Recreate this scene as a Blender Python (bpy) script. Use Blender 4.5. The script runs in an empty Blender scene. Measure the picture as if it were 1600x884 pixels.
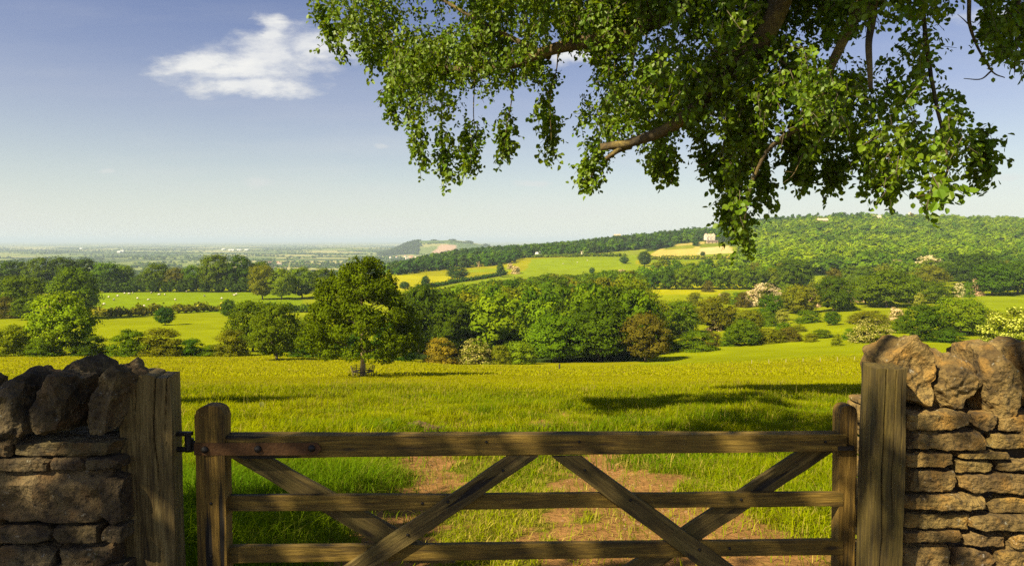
import bpy, bmesh, math, random
import numpy as np
from mathutils import Vector, Matrix

SC = bpy.context.scene
COL = SC.collection
rng = np.random.default_rng(11)
HAZE = 9.0e-5
random.seed(11)

# ---------------------------------------------------------------- camera maths
F = 1067.0                       # focal length in photo pixels (photo 1600 wide)
CZ = 2.05                        # eye height over the ground at the gate
HY = 375.0                       # photo row of the horizon
PITCH = math.atan((442.0 - HY) / F)
CP, SP = math.cos(PITCH), math.sin(PITCH)

def P(px, py, Y):
    """point of the place seen at photo pixel px,py that lies Y metres in front of the gate-side eye"""
    a = (px - 800.0) / F
    b = (442.0 - py) / F
    dy = CP + b * SP
    dz = -SP + b * CP
    return np.array([a * Y / dy, Y, CZ + dz * Y / dy])

# ---------------------------------------------------------------- noise
def _h(ix, iy, iz, s):
    n = (ix * 374761393 + iy * 668265263 + iz * 2147483647 + s * 1274126177) & 0xFFFFFFFF
    n = ((n ^ (n >> 13)) * 1274126177) & 0xFFFFFFFF
    n = ((n ^ (n >> 15)) * 2246822519) & 0xFFFFFFFF
    return ((n ^ (n >> 16)) & 0xFFFF) / 65535.0

def vnoise(p, s=0):
    p = np.asarray(p, dtype=np.float64)
    i = np.floor(p).astype(np.int64)
    f = p - i
    f = f * f * (3 - 2 * f)
    out = 0
    for dx in (0, 1):
        for dy in (0, 1):
            for dz in (0, 1):
                w = (f[..., 0] if dx else 1 - f[..., 0]) * (f[..., 1] if dy else 1 - f[..., 1]) * (f[..., 2] if dz else 1 - f[..., 2])
                out = out + w * _h(i[..., 0] + dx, i[..., 1] + dy, i[..., 2] + dz, s)
    return out * 2 - 1

def fbm(p, s=0, o=4):
    p = np.asarray(p, dtype=np.float64)
    a, t, n = 1.0, 0, 0
    for k in range(o):
        t = t + a * vnoise(p, s + k * 17)
        n += a
        a *= .5
        p = p * 2.03
    return t / n

def n2(x, y, sc, s=0, o=3):
    return fbm(np.stack([np.asarray(x) / sc, np.asarray(y) / sc, np.full(np.shape(x), .37)], -1), s, o)

def smooth(a, b, x):
    t = np.clip((x - a) / (b - a), 0, 1)
    return t * t * (3 - 2 * t)

# ---------------------------------------------------------------- terrain
PXC = np.array([-300, 0, 300, 450, 600, 700, 800, 900, 1050, 1200, 1350, 1600, 1900.])
ROWS = {
    100: [562, 562, 562, 562, 566, 571, 574, 574, 573, 571, 565, 560, 556],
    130: [547, 547, 547, 548, 560, 569, 570, 570, 568, 557, 546, 545, 543],
    160: [527, 527, 527, 529, 540, 552, 553, 553, 550, 541, 528, 528, 526],
    200: [504, 504, 504, 506, 520, 530, 530, 530, 525, 522, 510, 508, 506],
    260: [491, 491, 490, 491, 495, 500, 500, 500, 495, 497, 488, 482, 480],
    330: [474, 474, 473, 473, 475, 478, 478, 478, 474, 475, 468, 462, 460],
    420: [456, 456, 455, 455, 457, 458, 457, 455, 453, 452, 449, 445, 443],
    520: [448, 448, 449, 450, 447, 446, 444, 440, 436, 436, 432, 430, 428],
    650: [443, 443, 443, 443, 431, 431, 431, 428, 417, 416, 412, 412, 412],
    820: [438, 438, 438, 438, 428, 415, 410, 403, 404, 395, 391, 390, 390],
    1000: [437, 437, 437, 437, 427, 405, 398, 393, 383, 372, 366, 366, 366],
    1200: [437, 437, 437, 437, 428, 401, 394, 387, 369, 357, 349, 353, 353],
    1400: [436, 436, 436, 436, 430, 409, 401, 389, 368, 356, 347, 351, 351],
    2000: [428, 428, 428, 428, 428, 425, 420, 412, 376, 363, 358, 358, 358],
}
ys = sorted(ROWS)
lnY, Zr = [], []
for Y in (2.5, 4, 6, 10, 20, 35, 60, 75):
    lnY.append(math.log(Y))
    d = max(Y, 3.4)
    yy = 561.7 + 1552.0 / d
    Zr.append(np.full(len(PXC), CZ - (yy - HY) / F * d))
for Y in ys:
    lnY.append(math.log(Y))
    Zr.append(CZ - (np.array(ROWS[Y]) - HY) / F * Y)
for Y in (3000, 6000, 45000):
    lnY.append(math.log(Y))
    Zr.append(np.array([-98] * 8 + [-60, 0, 10, 10, 10.]) if Y == 3000 else np.full(len(PXC), -98.))
lnY, Zr = np.array(lnY), np.array(Zr)
GY = np.linspace(lnY[0], lnY[-1], 900)
GX = np.linspace(-300, 1900, 221)
tmp = np.array([np.interp(GX, PXC, r) for r in Zr])
TAB = np.stack([np.interp(GY, lnY, tmp[:, j]) for j in range(len(GX))], 1)
def blur(a, k, ax):
    w = np.hanning(2 * k + 3)[1:-1]
    w /= w.sum()
    pad = [(0, 0), (0, 0)]
    pad[ax] = (k, k)
    b = np.pad(a, pad, mode='edge')
    n = a.shape[ax]
    return sum(w[i] * (b[i:i + n] if ax == 0 else b[:, i:i + n]) for i in range(2 * k + 1))
TAB = blur(blur(TAB, 12, 0), 7, 1)
FARHILLS = [  # px, Y, half width px, half depth m, height
    (664, 5000, 40, 500, 66), (715, 5050, 38, 500, 60), (640, 4980, 26, 420, 30), (775, 5200, 70, 500, 46),
    (850, 3600, 60, 350, 50), (920, 3500, 60, 350, 40), (1012, 3300, 50, 350, 62), (980, 3400, 80, 350, 16), (560, 6500, 90, 600, 25)]

def T(x, y):
    x = np.asarray(x, dtype=np.float64)
    y = np.asarray(y, dtype=np.float64)
    yc = np.maximum(y, 2.6)
    px = np.clip(800 + F * x / yc, -300, 1900)
    u = np.clip((np.log(yc) - GY[0]) / (GY[1] - GY[0]), 0, len(GY) - 1.001)
    v = np.clip((px - GX[0]) / (GX[1] - GX[0]), 0, len(GX) - 1.001)
    i, j = u.astype(int), v.astype(int)
    fu, fv = u - i, v - j
    z = (TAB[i, j] * (1 - fu) * (1 - fv) + TAB[i + 1, j] * fu * (1 - fv) + TAB[i, j + 1] * (1 - fu) * fv + TAB[i + 1, j + 1] * fu * fv)
    pxu = 800 + F * x / yc
    for (hp, hY, hw, hd, hh) in FARHILLS:
        z = z + hh * np.exp(-((pxu - hp) / hw) ** 2 * .9 - ((y - hY) / hd) ** 2)
    amp = smooth(4, 30, y) * .12 + smooth(60, 200, y) * .25
    z = z + amp * n2(x, y, 9.0, 3) + smooth(150, 600, y) * 1.2 * n2(x, y, 90.0, 5)
    z = z + .05 * n2(x, y, 1.1, 8) * (1 - smooth(15, 60, y))
    # wheel ruts through the gate
    rut = np.exp(-((x - 1.3) / .35) ** 2) + np.exp(-((x + 1.0) / .35) ** 2)
    z = z - .05 * rut * (1 - smooth(9, 14, y)) * smooth(2.6, 3.6, y)
    return z

def hit(px, py):
    """distance Y at which the sight line through photo pixel px,py meets the ground"""
    Y = np.exp(np.linspace(math.log(4.0), math.log(9000), 5000))
    a = (px - 800.0) / F
    b = (442.0 - py) / F
    dy = CP + b * SP
    dz = -SP + b * CP
    g = T(a * Y / dy, Y)
    below = (CZ + dz * Y / dy) <= g
    k = int(np.argmax(below)) if below.any() else len(Y) - 1
    return float(Y[k])

# ---------------------------------------------------------------- mesh helpers
def new_mesh(name, V, faces, mats=(), mat_idx=None, tint=None, smooth_=False):
    """faces: list of (n,k) index arrays"""
    me = bpy.data.meshes.new(name)
    V = np.asarray(V, dtype=np.float32)
    me.vertices.add(len(V))
    me.vertices.foreach_set('co', V.ravel())
    faces = [np.asarray(f, dtype=np.int32) for f in faces if len(f)]
    ln = np.concatenate([np.full(len(f), f.shape[1], dtype=np.int32) for f in faces])
    idx = np.concatenate([f.ravel() for f in faces])
    me.loops.add(len(idx))
    me.loops.foreach_set('vertex_index', idx)
    me.polygons.add(len(ln))
    st = np.concatenate([[0], np.cumsum(ln)[:-1]]).astype(np.int32)
    me.polygons.foreach_set('loop_start', st)
    me.polygons.foreach_set('loop_total', ln)
    for m in mats:
        me.materials.append(m)
    if mat_idx is not None:
        me.polygons.foreach_set('material_index', np.asarray(mat_idx, dtype=np.int32))
    if tint is not None:
        at = me.attributes.new('tint', 'FLOAT_COLOR', 'POINT')
        t4 = np.ones((len(V), 4), dtype=np.float32)
        t4[:, :3] = tint
        at.data.foreach_set('color', t4.ravel())
    me.polygons.foreach_set('use_smooth', np.full(len(ln), bool(smooth_)))
    me.update(calc_edges=True)
    return me

def obj(name, me, parent=None, loc=None):
    o = bpy.data.objects.new(name, me)
    COL.objects.link(o)
    if parent is not None:
        o.parent = parent
    if loc is not None:
        o.location = loc
    return o

def tag(o, label=None, cat=None, group=None, kind=None):
    if label: o['label'] = label
    if cat: o['category'] = cat
    if group: o['group'] = group
    if kind: o['kind'] = kind
    return o

def thing(name, label, cat, loc=(0, 0, 0), group=None):
    o = bpy.data.objects.new(name, None)
    o.empty_display_size = .2
    COL.objects.link(o)
    o.location = loc
    return tag(o, label, cat, group)

class MB:
    """collects pieces into one mesh"""
    def __init__(s):
        s.V, s.F, s.M, s.T, s.n = [], [], [], [], 0
    def add(s, V, faces, m=0, tint=(1, 1, 1)):
        V = np.asarray(V, dtype=np.float64)
        for f in faces:
            if len(f):
                f = np.asarray(f, dtype=np.int32)
                s.F.append(f + s.n)
                s.M.append(np.full(len(f), m))
        s.V.append(V)
        t = np.asarray(tint, dtype=np.float64)
        s.T.append(np.broadcast_to(t, (len(V), 3)))
        s.n += len(V)
    def mesh(s, name, mats, smooth_=False):
        return new_mesh(name, np.concatenate(s.V), s.F, mats, np.concatenate(s.M), np.concatenate(s.T), smooth_)

def box_vf(c, sz):
    c, h = np.asarray(c, float), np.asarray(sz, float) / 2
    V = np.array([[x, y, z] for x in (-1, 1) for y in (-1, 1) for z in (-1, 1)]) * h + c
    Fq = np.array([[0, 1, 3, 2], [4, 6, 7, 5], [0, 4, 5, 1], [2, 3, 7, 6], [0, 2, 6, 4], [1, 5, 7, 3]])
    return V, [Fq]

def tube_vf(pts, rad, seg=8, cap=True):
    pts = np.asarray(pts, float)
    n = len(pts)
    rad = np.broadcast_to(np.asarray(rad, float), (n,))
    tan = np.gradient(pts, axis=0)
    tan /= np.linalg.norm(tan, axis=1)[:, None] + 1e-9
    ref = np.array([0, 0, 1.]) if abs(tan[0][2]) < .9 else np.array([1., 0, 0])
    V = []
    a = np.linspace(0, 2 * np.pi, seg, endpoint=False)
    u = np.cross(tan[0], ref)
    for k in range(n):
        u = u - tan[k] * np.dot(u, tan[k])
        u /= np.linalg.norm(u) + 1e-9
        w = np.cross(tan[k], u)
        V.append(pts[k] + rad[k] * (np.cos(a)[:, None] * u + np.sin(a)[:, None] * w))
    V = np.concatenate(V)
    i = np.arange(seg)
    j = (i + 1) % seg
    Fq = np.concatenate([np.stack([k * seg + i, k * seg + j, (k + 1) * seg + j, (k + 1) * seg + i], 1) for k in range(n - 1)])
    fs = [Fq]
    if cap:
        fs.append(np.array([i[::-1]]))
        fs.append(np.array([(n - 1) * seg + i]))
    return V, fs

def spline(pts, n=24):
    pts = np.asarray(pts, float)
    t = np.linspace(0, len(pts) - 1, n)
    P0 = np.vstack([2 * pts[0] - pts[1], pts, 2 * pts[-1] - pts[-2]])
    out = []
    for v in t:
        k = min(int(v), len(pts) - 2)
        f = v - k
        a, b, c, d = P0[k], P0[k + 1], P0[k + 2], P0[k + 3]
        out.append(.5 * ((2 * b) + (-a + c) * f + (2 * a - 5 * b + 4 * c - d) * f * f + (-a + 3 * b - 3 * c + d) * f ** 3))
    return np.array(out)

def grid_box(corners_front, corners_back, nx, nz, ny, disp=None):
    """box through 4 front corners (bl, br, tr, tl) and 4 back corners, subdivided; welded"""
    fb = np.asarray(corners_front, float)
    bb = np.asarray(corners_back, float)
    def pt(u, w, v):          # u along, w up, v back
        f = (1 - u) * (1 - w) * fb[0] + u * (1 - w) * fb[1] + u * w * fb[2] + (1 - u) * w * fb[3]
        b = (1 - u) * (1 - w) * bb[0] + u * (1 - w) * bb[1] + u * w * bb[2] + (1 - u) * w * bb[3]
        return (1 - v) * f + v * b
    key, V, UV, Fq = {}, [], [], []
    def vid(i, k, j):
        q = (i, k, j)
        if q not in key:
            key[q] = len(V)
            V.append(pt(i / nx, k / nz, j / ny))
            UV.append((i / nx, k / nz, j / ny))
        return key[q]
    for i in range(nx):
        for k in range(nz):
            Fq.append([vid(i, k, 0), vid(i + 1, k, 0), vid(i + 1, k + 1, 0), vid(i, k + 1, 0)])
            Fq.append([vid(i, k, ny), vid(i, k + 1, ny), vid(i + 1, k + 1, ny), vid(i + 1, k, ny)])
    for j in range(ny):
        for k in range(nz):
            Fq.append([vid(0, k, j), vid(0, k + 1, j), vid(0, k + 1, j + 1), vid(0, k, j + 1)])
            Fq.append([vid(nx, k, j), vid(nx, k, j + 1), vid(nx, k + 1, j + 1), vid(nx, k + 1, j)])
        for i in range(nx):
            Fq.append([vid(i, 0, j), vid(i, 0, j + 1), vid(i + 1, 0, j + 1), vid(i + 1, 0, j)])
            Fq.append([vid(i, nz, j), vid(i + 1, nz, j), vid(i + 1, nz, j + 1), vid(i, nz, j + 1)])
    V, UV = np.array(V), np.array(UV)
    if disp is not None:
        V = disp(V, UV)
    return V, [np.array(Fq)]

# ---------------------------------------------------------------- materials
def mat(name):
    m = bpy.data.materials.new(name)
    m.use_nodes = True
    nt = m.node_tree
    nt.nodes.clear()
    return m, nt

def N(nt, typ, ins=None, **props):
    n = nt.nodes.new(typ)
    for k, v in props.items():
        setattr(n, k, v)
    for k, v in (ins or {}).items():
        s = n.inputs[k]
        if hasattr(v, 'is_output') or isinstance(v, bpy.types.NodeSocket):
            nt.links.new(v, s)
        else:
            s.default_value = v
    return n

def rgb(r, g, b): return (r, g, b, 1)

def ramp(nt, fac, stops, interp='LINEAR'):
    n = nt.nodes.new('ShaderNodeValToRGB')
    n.color_ramp.interpolation = interp
    e = n.color_ramp.elements
    while len(e) < len(stops): e.new(.5)
    for k, (p, c) in enumerate(stops):
        e[k].position = p
        e[k].color = c if len(c) == 4 else (*c, 1)
    nt.links.new(fac, n.inputs[0])
    return n.outputs[0]

def math_(nt, op, a, b=0.0, c=None, clamp=False):
    n = nt.nodes.new('ShaderNodeMath')
    n.operation = op
    n.use_clamp = clamp
    for k, v in enumerate((a, b) if c is None else (a, b, c)):
        if isinstance(v, bpy.types.NodeSocket): nt.links.new(v, n.inputs[k])
        else: n.inputs[k].default_value = v
    return n.outputs[0]

def mixc(nt, fac, a, b, typ='MIX'):
    n = nt.nodes.new('ShaderNodeMix')
    n.data_type = 'RGBA'
    n.blend_type = typ
    for k, v in ((0, fac), (6, a), (7, b)):
        if isinstance(v, bpy.types.NodeSocket): nt.links.new(v, n.inputs[k])
        else: n.inputs[k].default_value = v
    return n.outputs[2]

def noise(nt, vec, scale, detail=4, rough=.55, w=None):
    n = N(nt, 'ShaderNodeTexNoise', {'Scale': scale, 'Detail': detail, 'Roughness': rough})
    if vec is not None: nt.links.new(vec, n.inputs['Vector'])
    return n.outputs['Fac']

def scaled(nt, vec, s, loc=(0, 0, 0), rot=(0, 0, 0)):
    n = N(nt, 'ShaderNodeMapping')
    n.inputs['Scale'].default_value = s
    n.inputs['Location'].default_value = loc
    n.inputs['Rotation'].default_value = rot
    nt.links.new(vec, n.inputs['Vector'])
    return n.outputs[0]

def foliage_mat(name, trans=.28, gloss=.05, rough=.45, hue=.03, transcol=(1.25, 1.2, .35)):
    m, nt = mat(name)
    oi = N(nt, 'ShaderNodeObjectInfo')
    at = N(nt, 'ShaderNodeAttribute', attribute_name='tint')
    c = mixc(nt, 1.0, oi.outputs['Color'], at.outputs['Color'], 'MULTIPLY')
    hs = N(nt, 'ShaderNodeHueSaturation', {'Color': c})
    r = oi.outputs['Random']
    nt.links.new(math_(nt, 'MULTIPLY_ADD', r, hue, .5 - hue / 2), hs.inputs['Hue'])
    nt.links.new(math_(nt, 'MULTIPLY_ADD', r, .3, .85), hs.inputs['Value'])
    d = N(nt, 'ShaderNodeBsdfDiffuse', {'Color': hs.outputs[0]})
    tc = mixc(nt, 1.0, hs.outputs[0], rgb(*transcol), 'MULTIPLY')
    t = N(nt, 'ShaderNodeBsdfTranslucent', {'Color': tc})
    mx = N(nt, 'ShaderNodeMixShader', {'Fac': trans, 1: d.outputs[0], 2: t.outputs[0]})
    last = mx
    if gloss:
        g = N(nt, 'ShaderNodeBsdfGlossy', {'Roughness': rough, 'Color': rgb(.9, .95, .8)})
        last = N(nt, 'ShaderNodeMixShader', {'Fac': gloss, 1: mx.outputs[0], 2: g.outputs[0]})
    o = N(nt, 'ShaderNodeOutputMaterial', {'Surface': last.outputs[0]})
    return m

M_FOL = foliage_mat('foliage', .25, .0)
M_LEAF = foliage_mat('canopy_leaf', .38, .025, .5, 0.0, (1.5, 1.3, .3))
M_GRASS = foliage_mat('grass_blade', .32, .0, .4, 0.0, (1.2, 1.15, .4))

def simple_mat(name, col, rough=.8, bump=0, scale=20, var=.25, metal=0.0):
    m, nt = mat(name)
    tc = N(nt, 'ShaderNodeTexCoord')
    v = noise(nt, tc.outputs['Object'], scale, 5)
    c = mixc(nt, math_(nt, 'MULTIPLY', v, 1.0), rgb(*[k * (1 - var) for k in col]), rgb(*[min(1, k * (1 + var)) for k in col]))
    b = N(nt, 'ShaderNodeBsdfPrincipled', {'Base Color': c, 'Roughness': rough, 'Metallic': metal})
    if bump:
        bp = N(nt, 'ShaderNodeBump', {'Strength': bump, 'Distance': .02, 'Height': v})
        nt.links.new(bp.outputs[0], b.inputs['Normal'])
    N(nt, 'ShaderNodeOutputMaterial', {'Surface': b.outputs[0]})
    return m

M_BARK = simple_mat('bark', (.10, .075, .045), .9, .6, 18, .5)
M_SUNLIT_BARK = simple_mat('sunlit_bark', (.42, .30, .15), .9, .5, 12, .4)  # pale tone stands in for sunlight on the big tree's trunk

def limb_mat():
    m, nt = mat('mossy_limb_bark')
    tc = N(nt, 'ShaderNodeTexCoord')
    ob = tc.outputs['Object']
    a = noise(nt, ob, 4.0, 5)
    b_ = noise(nt, ob, 35.0, 6, .65)
    c = ramp(nt, a, [(.35, (.045, .033, .016)), (.5, (.11, .072, .022)), (.68, (.24, .17, .035))])
    c = mixc(nt, ramp(nt, b_, [(.35, (0, 0, 0)), (.6, (1, 1, 1))]), mixc(nt, .65, c, rgb(.03, .022, .015)), c)
    b = N(nt, 'ShaderNodeBsdfPrincipled', {'Base Color': c, 'Roughness': .9})
    bp = N(nt, 'ShaderNodeBump', {'Strength': .7, 'Distance': .02, 'Height': b_})
    nt.links.new(bp.outputs[0], b.inputs['Normal'])
    N(nt, 'ShaderNodeOutputMaterial', {'Surface': b.outputs[0]})
    return m
M_LIMB = limb_mat()

def wood_mat(name, axis, c_dark, c_mid, c_pale, algae=.3, pale_amt=.55):
    m, nt = mat(name)
    tc = N(nt, 'ShaderNodeTexCoord')
    ob = tc.outputs['Object']
    st = {'X': (1.6, 34, 34), 'Z': (34, 34, 1.6)}[axis]
    v = scaled(nt, ob, st)
    warp = noise(nt, ob, 3.0, 3)
    vv = N(nt, 'ShaderNodeVectorMath', {0: v, 1: N(nt, 'ShaderNodeCombineXYZ', {0: warp, 1: warp, 2: warp}).outputs[0]}, operation='ADD').outputs[0]
    g1 = noise(nt, vv, 1.0, 8, .65)
    g2 = noise(nt, scaled(nt, ob, tuple(k * 3.2 for k in st)), 1.0, 5, .7)
    big = noise(nt, ob, 2.6, 4)
    grain = math_(nt, 'MULTIPLY_ADD', g2, .45, math_(nt, 'MULTIPLY', g1, .6))
    c = ramp(nt, grain, [(.40, c_dark), (.52, c_mid), (.63, c_pale)])
    c = mixc(nt, math_(nt, 'MULTIPLY', ramp(nt, big, [(.42, (0, 0, 0)), (.62, (1, 1, 1))]), pale_amt), c, rgb(*[k * 1.35 for k in c_pale]))
    al = noise(nt, ob, 7.0, 5)
    c = mixc(nt, math_(nt, 'MULTIPLY', ramp(nt, al, [(.45, (0, 0, 0)), (.7, (1, 1, 1))]), algae), c, rgb(.095, .075, .006))
    knots = N(nt, 'ShaderNodeTexVoronoi', {'Scale': 3.1, 'Vector': scaled(nt, ob, {'X': (.7, 2, 2.4), 'Z': (2.4, 2, .7)}[axis])}).outputs['Distance']
    c = mixc(nt, ramp(nt, knots, [(.05, (.75, .75, .75)), (.13, (0, 0, 0))]), c, rgb(.018, .011, .006))
    # dark checks along the grain
    chk = noise(nt, scaled(nt, ob, tuple(k * .55 for k in st), (3, 1, 7)), 1.0, 3, .5)
    cm = ramp(nt, chk, [(.30, (1, 1, 1)), (.345, (0, 0, 0))])
    c = mixc(nt, cm, c, rgb(.012, .008, .004))
    b = N(nt, 'ShaderNodeBsdfPrincipled', {'Base Color': c, 'Roughness': .82})
    hgt = math_(nt, 'SUBTRACT', grain, math_(nt, 'MULTIPLY', cm, .6))
    bp = N(nt, 'ShaderNodeBump', {'Strength': 1.0, 'Distance': .012, 'Height': hgt})
    nt.links.new(bp.outputs[0], b.inputs['Normal'])
    N(nt, 'ShaderNodeOutputMaterial', {'Surface': b.outputs[0]})
    return m
M_POST_L = wood_mat('weathered_grey_oak', 'Z', (.018, .010, .002), (.090, .056, .011), (.225, .158, .052), .12, .35)
M_POST_R = wood_mat('dark_brown_oak', 'Z', (.013, .007, .0010), (.060, .038, .0042), (.135, .092, .014), .3, .2)  # darker brown tones than the hinge-side post
M_GATE_X = wood_mat('gate_rail_wood', 'X', (.020, .010, .0012), (.110, .064, .005), (.27, .165, .020), .25, .22)
M_GATE_Z = wood_mat('gate_stile_wood', 'Z', (.020, .010, .0012), (.118, .064, .006), (.27, .155, .022), .10, .25)

def stone_mat(name, base, pale, dark, lichen=.5, warm=(.3, .17, .05)):
    m, nt = mat(name)
    tc = N(nt, 'ShaderNodeTexCoord')
    ob = tc.outputs['Object']
    at = N(nt, 'ShaderNodeAttribute', attribute_name='tint').outputs['Color']
    n1 = noise(nt, ob, 5.0, 6, .6)
    n2_ = noise(nt, ob, 22.0, 7, .65)
    n3 = noise(nt, ob, 90.0, 4, .6)
    c = ramp(nt, n1, [(.32, dark), (.5, base), (.68, pale)])
    c = mixc(nt, ramp(nt, n2_, [(.34, (.85, .85, .85)), (.52, (0, 0, 0))]), c, rgb(*[k * .3 for k in dark]))
    c = mixc(nt, ramp(nt, noise(nt, ob, 8.0, 5), [(.52, (0, 0, 0)), (.68, (.8, .8, .8))]), c, rgb(*warm))
    pit = N(nt, 'ShaderNodeTexVoronoi', {'Scale': 46.0, 'Vector': ob}).outputs['Distance']
    c = mixc(nt, ramp(nt, n3, [(.3, (.6, .6, .6)), (.5, (0, 0, 0))]), c, rgb(*[k * .4 for k in base]))
    li = math_(nt, 'MULTIPLY', ramp(nt, noise(nt, ob, 30.0, 5, .7), [(.63, (0, 0, 0)), (.68, (1, 1, 1))]), lichen)
    c = mixc(nt, li, c, rgb(.46, .43, .33))
    c = mixc(nt, 1.0, c, at, 'MULTIPLY')
    b = N(nt, 'ShaderNodeBsdfPrincipled', {'Base Color': c, 'Roughness': .93})
    h = math_(nt, 'ADD', math_(nt, 'MULTIPLY', n2_, 1.0), math_(nt, 'MULTIPLY_ADD', n3, .35, math_(nt, 'MULTIPLY', pit, -.25)))
    bp = N(nt, 'ShaderNodeBump', {'Strength': 1.0, 'Distance': .03, 'Height': h})
    nt.links.new(bp.outputs[0], b.inputs['Normal'])
    N(nt, 'ShaderNodeOutputMaterial', {'Surface': b.outputs[0]})
    return m
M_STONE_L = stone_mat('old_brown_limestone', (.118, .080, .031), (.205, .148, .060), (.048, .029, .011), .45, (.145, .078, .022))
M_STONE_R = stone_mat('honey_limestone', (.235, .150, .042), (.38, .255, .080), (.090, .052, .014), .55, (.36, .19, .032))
M_GAP = simple_mat('dark_earth_joint', (.03, .022, .014), 1.0, .3, 30)
M_RUST = simple_mat('rusty_iron', (.095, .040, .008), .85, .4, 60, .5)
M_IRON = simple_mat('black_iron', (.022, .018, .014), .6, .3, 50, .4, .3)

# ---------------------------------------------------------------- light
SDH = np.array([-.75, -.66])
EL = math.radians(41)
SUN = np.array([SDH[0] * math.cos(EL), SDH[1] * math.cos(EL), math.sin(EL)])
COT = 1 / math.tan(EL)
sl = bpy.data.lights.new('sun', 'SUN')
sl.energy = 5.0
sl.angle = math.radians(.53)
sl.color = (1.0, .89, .62)
so = bpy.data.objects.new('sun', sl)
COL.objects.link(so)
so.rotation_euler = Vector(-SUN).to_track_quat('-Z', 'Y').to_euler()
so.location = (-20, -20, 30)

w = bpy.data.worlds.new('World')
SC.world = w
w.use_nodes = True
nt = w.node_tree
nt.nodes.clear()
sky = N(nt, 'ShaderNodeTexSky', sky_type='NISHITA', sun_disc=False, sun_elevation=EL, sun_rotation=math.atan2(SDH[0], SDH[1]),
        altitude=200, air_density=1.0, dust_density=1.0, ozone_density=2.0)
tc = N(nt, 'ShaderNodeTexCoord')
sep = N(nt, 'ShaderNodeSeparateXYZ', {0: tc.outputs['Generated']})
dx, dy, dz = sep.outputs
ady = math_(nt, 'MAXIMUM', dy, .05)
U = math_(nt, 'DIVIDE', dx, ady)
V_ = math_(nt, 'DIVIDE', dz, ady)
uv = N(nt, 'ShaderNodeCombineXYZ', {0: U, 1: V_, 2: 0.0}).outputs[0]
wn = N(nt, 'ShaderNodeTexNoise', {'Vector': scaled(nt, uv, (9, 22, 1)), 'Scale': 1.0, 'Detail': 6.0, 'Roughness': .6})
wsub = N(nt, 'ShaderNodeVectorMath', {0: wn.outputs['Color'], 1: (.5, .5, .5)}, operation='SUBTRACT').outputs[0]
wsc = N(nt, 'ShaderNodeVectorMath', {0: wsub, 1: (.10, .042, 0)}, operation='MULTIPLY').outputs[0]
uvw = N(nt, 'ShaderNodeVectorMath', {0: uv, 1: wsc}, operation='ADD').outputs[0]
s2 = N(nt, 'ShaderNodeSeparateXYZ', {0: uvw})
def ell(px, py, hw, hh, rot=0.0):
    u0, v0 = (px - 800) / F, (HY - py) / F
    a = math_(nt, 'SUBTRACT', s2.outputs[0], u0)
    b = math_(nt, 'SUBTRACT', s2.outputs[1], v0)
    c, s = math.cos(rot), math.sin(rot)
    a2 = math_(nt, 'ADD', math_(nt, 'MULTIPLY', a, c), math_(nt, 'MULTIPLY', b, s))
    b2 = math_(nt, 'SUBTRACT', math_(nt, 'MULTIPLY', b, c), math_(nt, 'MULTIPLY', a, s))
    a2 = math_(nt, 'DIVIDE', a2, hw / F)
    b2 = math_(nt, 'DIVIDE', b2, hh / F)
    r2 = math_(nt, 'ADD', math_(nt, 'MULTIPLY', a2, a2), math_(nt, 'MULTIPLY', b2, b2))
    return math_(nt, 'SUBTRACT', 1.0, math_(nt, 'SQRT', r2))     # 1 centre .. 0 rim
parts = [ell(395, 113, 160, 40, .04), ell(420, 92, 110, 44, .25), ell(432, 64, 34, 42), ell(505, 82, 100, 34, .1), ell(400, 143, 120, 18), ell(310, 105, 80, 24, .15),
         ell(905, 98, 70, 22), ell(1575, 38, 110, 24), ell(1030, 112, 60, 14)]
cl = parts[0]
for p_ in parts[1:]:
    cl = math_(nt, 'SMOOTH_MAX', cl, p_, .12)
fine = noise(nt, scaled(nt, uv, (26, 50, 1)), 1.0, 8, .62)
wisp = noise(nt, scaled(nt, uvw, (7, 34, 1), (2, 5, 0)), 1.0, 8, .62)
dens = math_(nt, 'ADD', cl, math_(nt, 'ADD', math_(nt, 'MULTIPLY_ADD', fine, 1.15, -.58), math_(nt, 'MULTIPLY_ADD', wisp, 1.1, -.5)))
mask = N(nt, 'ShaderNodeMapRange', {0: dens, 1: -.05, 2: .95}, interpolation_type='SMOOTHSTEP').outputs[0]
mask = math_(nt, 'MULTIPLY', mask, math_(nt, 'MULTIPLY_ADD', wisp, .9, .42, clamp=True))
# a few faint low streaks of cirrus
st = noise(nt, scaled(nt, uv, (2.2, 16, 1), (4, 1, 0)), 1.0, 6, .6)
low = N(nt, 'ShaderNodeMapRange', {0: V_, 1: .02, 2: .20, 3: 1.0, 4: 0.0}).outputs[0]
stm = math_(nt, 'MULTIPLY', N(nt, 'ShaderNodeMapRange', {0: st, 1: .46, 2: .8}).outputs[0], math_(nt, 'MULTIPLY_ADD', low, .38, .12))
sm = [ell(170, 266, 14, 6), ell(600, 224, 22, 8), ell(405, 283, 34, 12), ell(1565, 275, 40, 7), ell(830, 288, 30, 6)]
sp_ = sm[0]
for p_ in sm[1:]: sp_ = math_(nt, 'MAXIMUM', sp_, p_)
spm = math_(nt, 'MULTIPLY', N(nt, 'ShaderNodeMapRange', {0: math_(nt, 'ADD', sp_, math_(nt, 'MULTIPLY_ADD', fine, .6, -.3)), 1: 0.0, 2: .7}).outputs[0], .45)
front = math_(nt, 'GREATER_THAN', dy, .05)
allm = math_(nt, 'MULTIPLY', math_(nt, 'MAXIMUM', math_(nt, 'MAXIMUM', mask, stm), spm), front)
tint = N(nt, 'ShaderNodeMapRange', {0: dz, 1: .0, 2: .36}).outputs[0]
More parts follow.
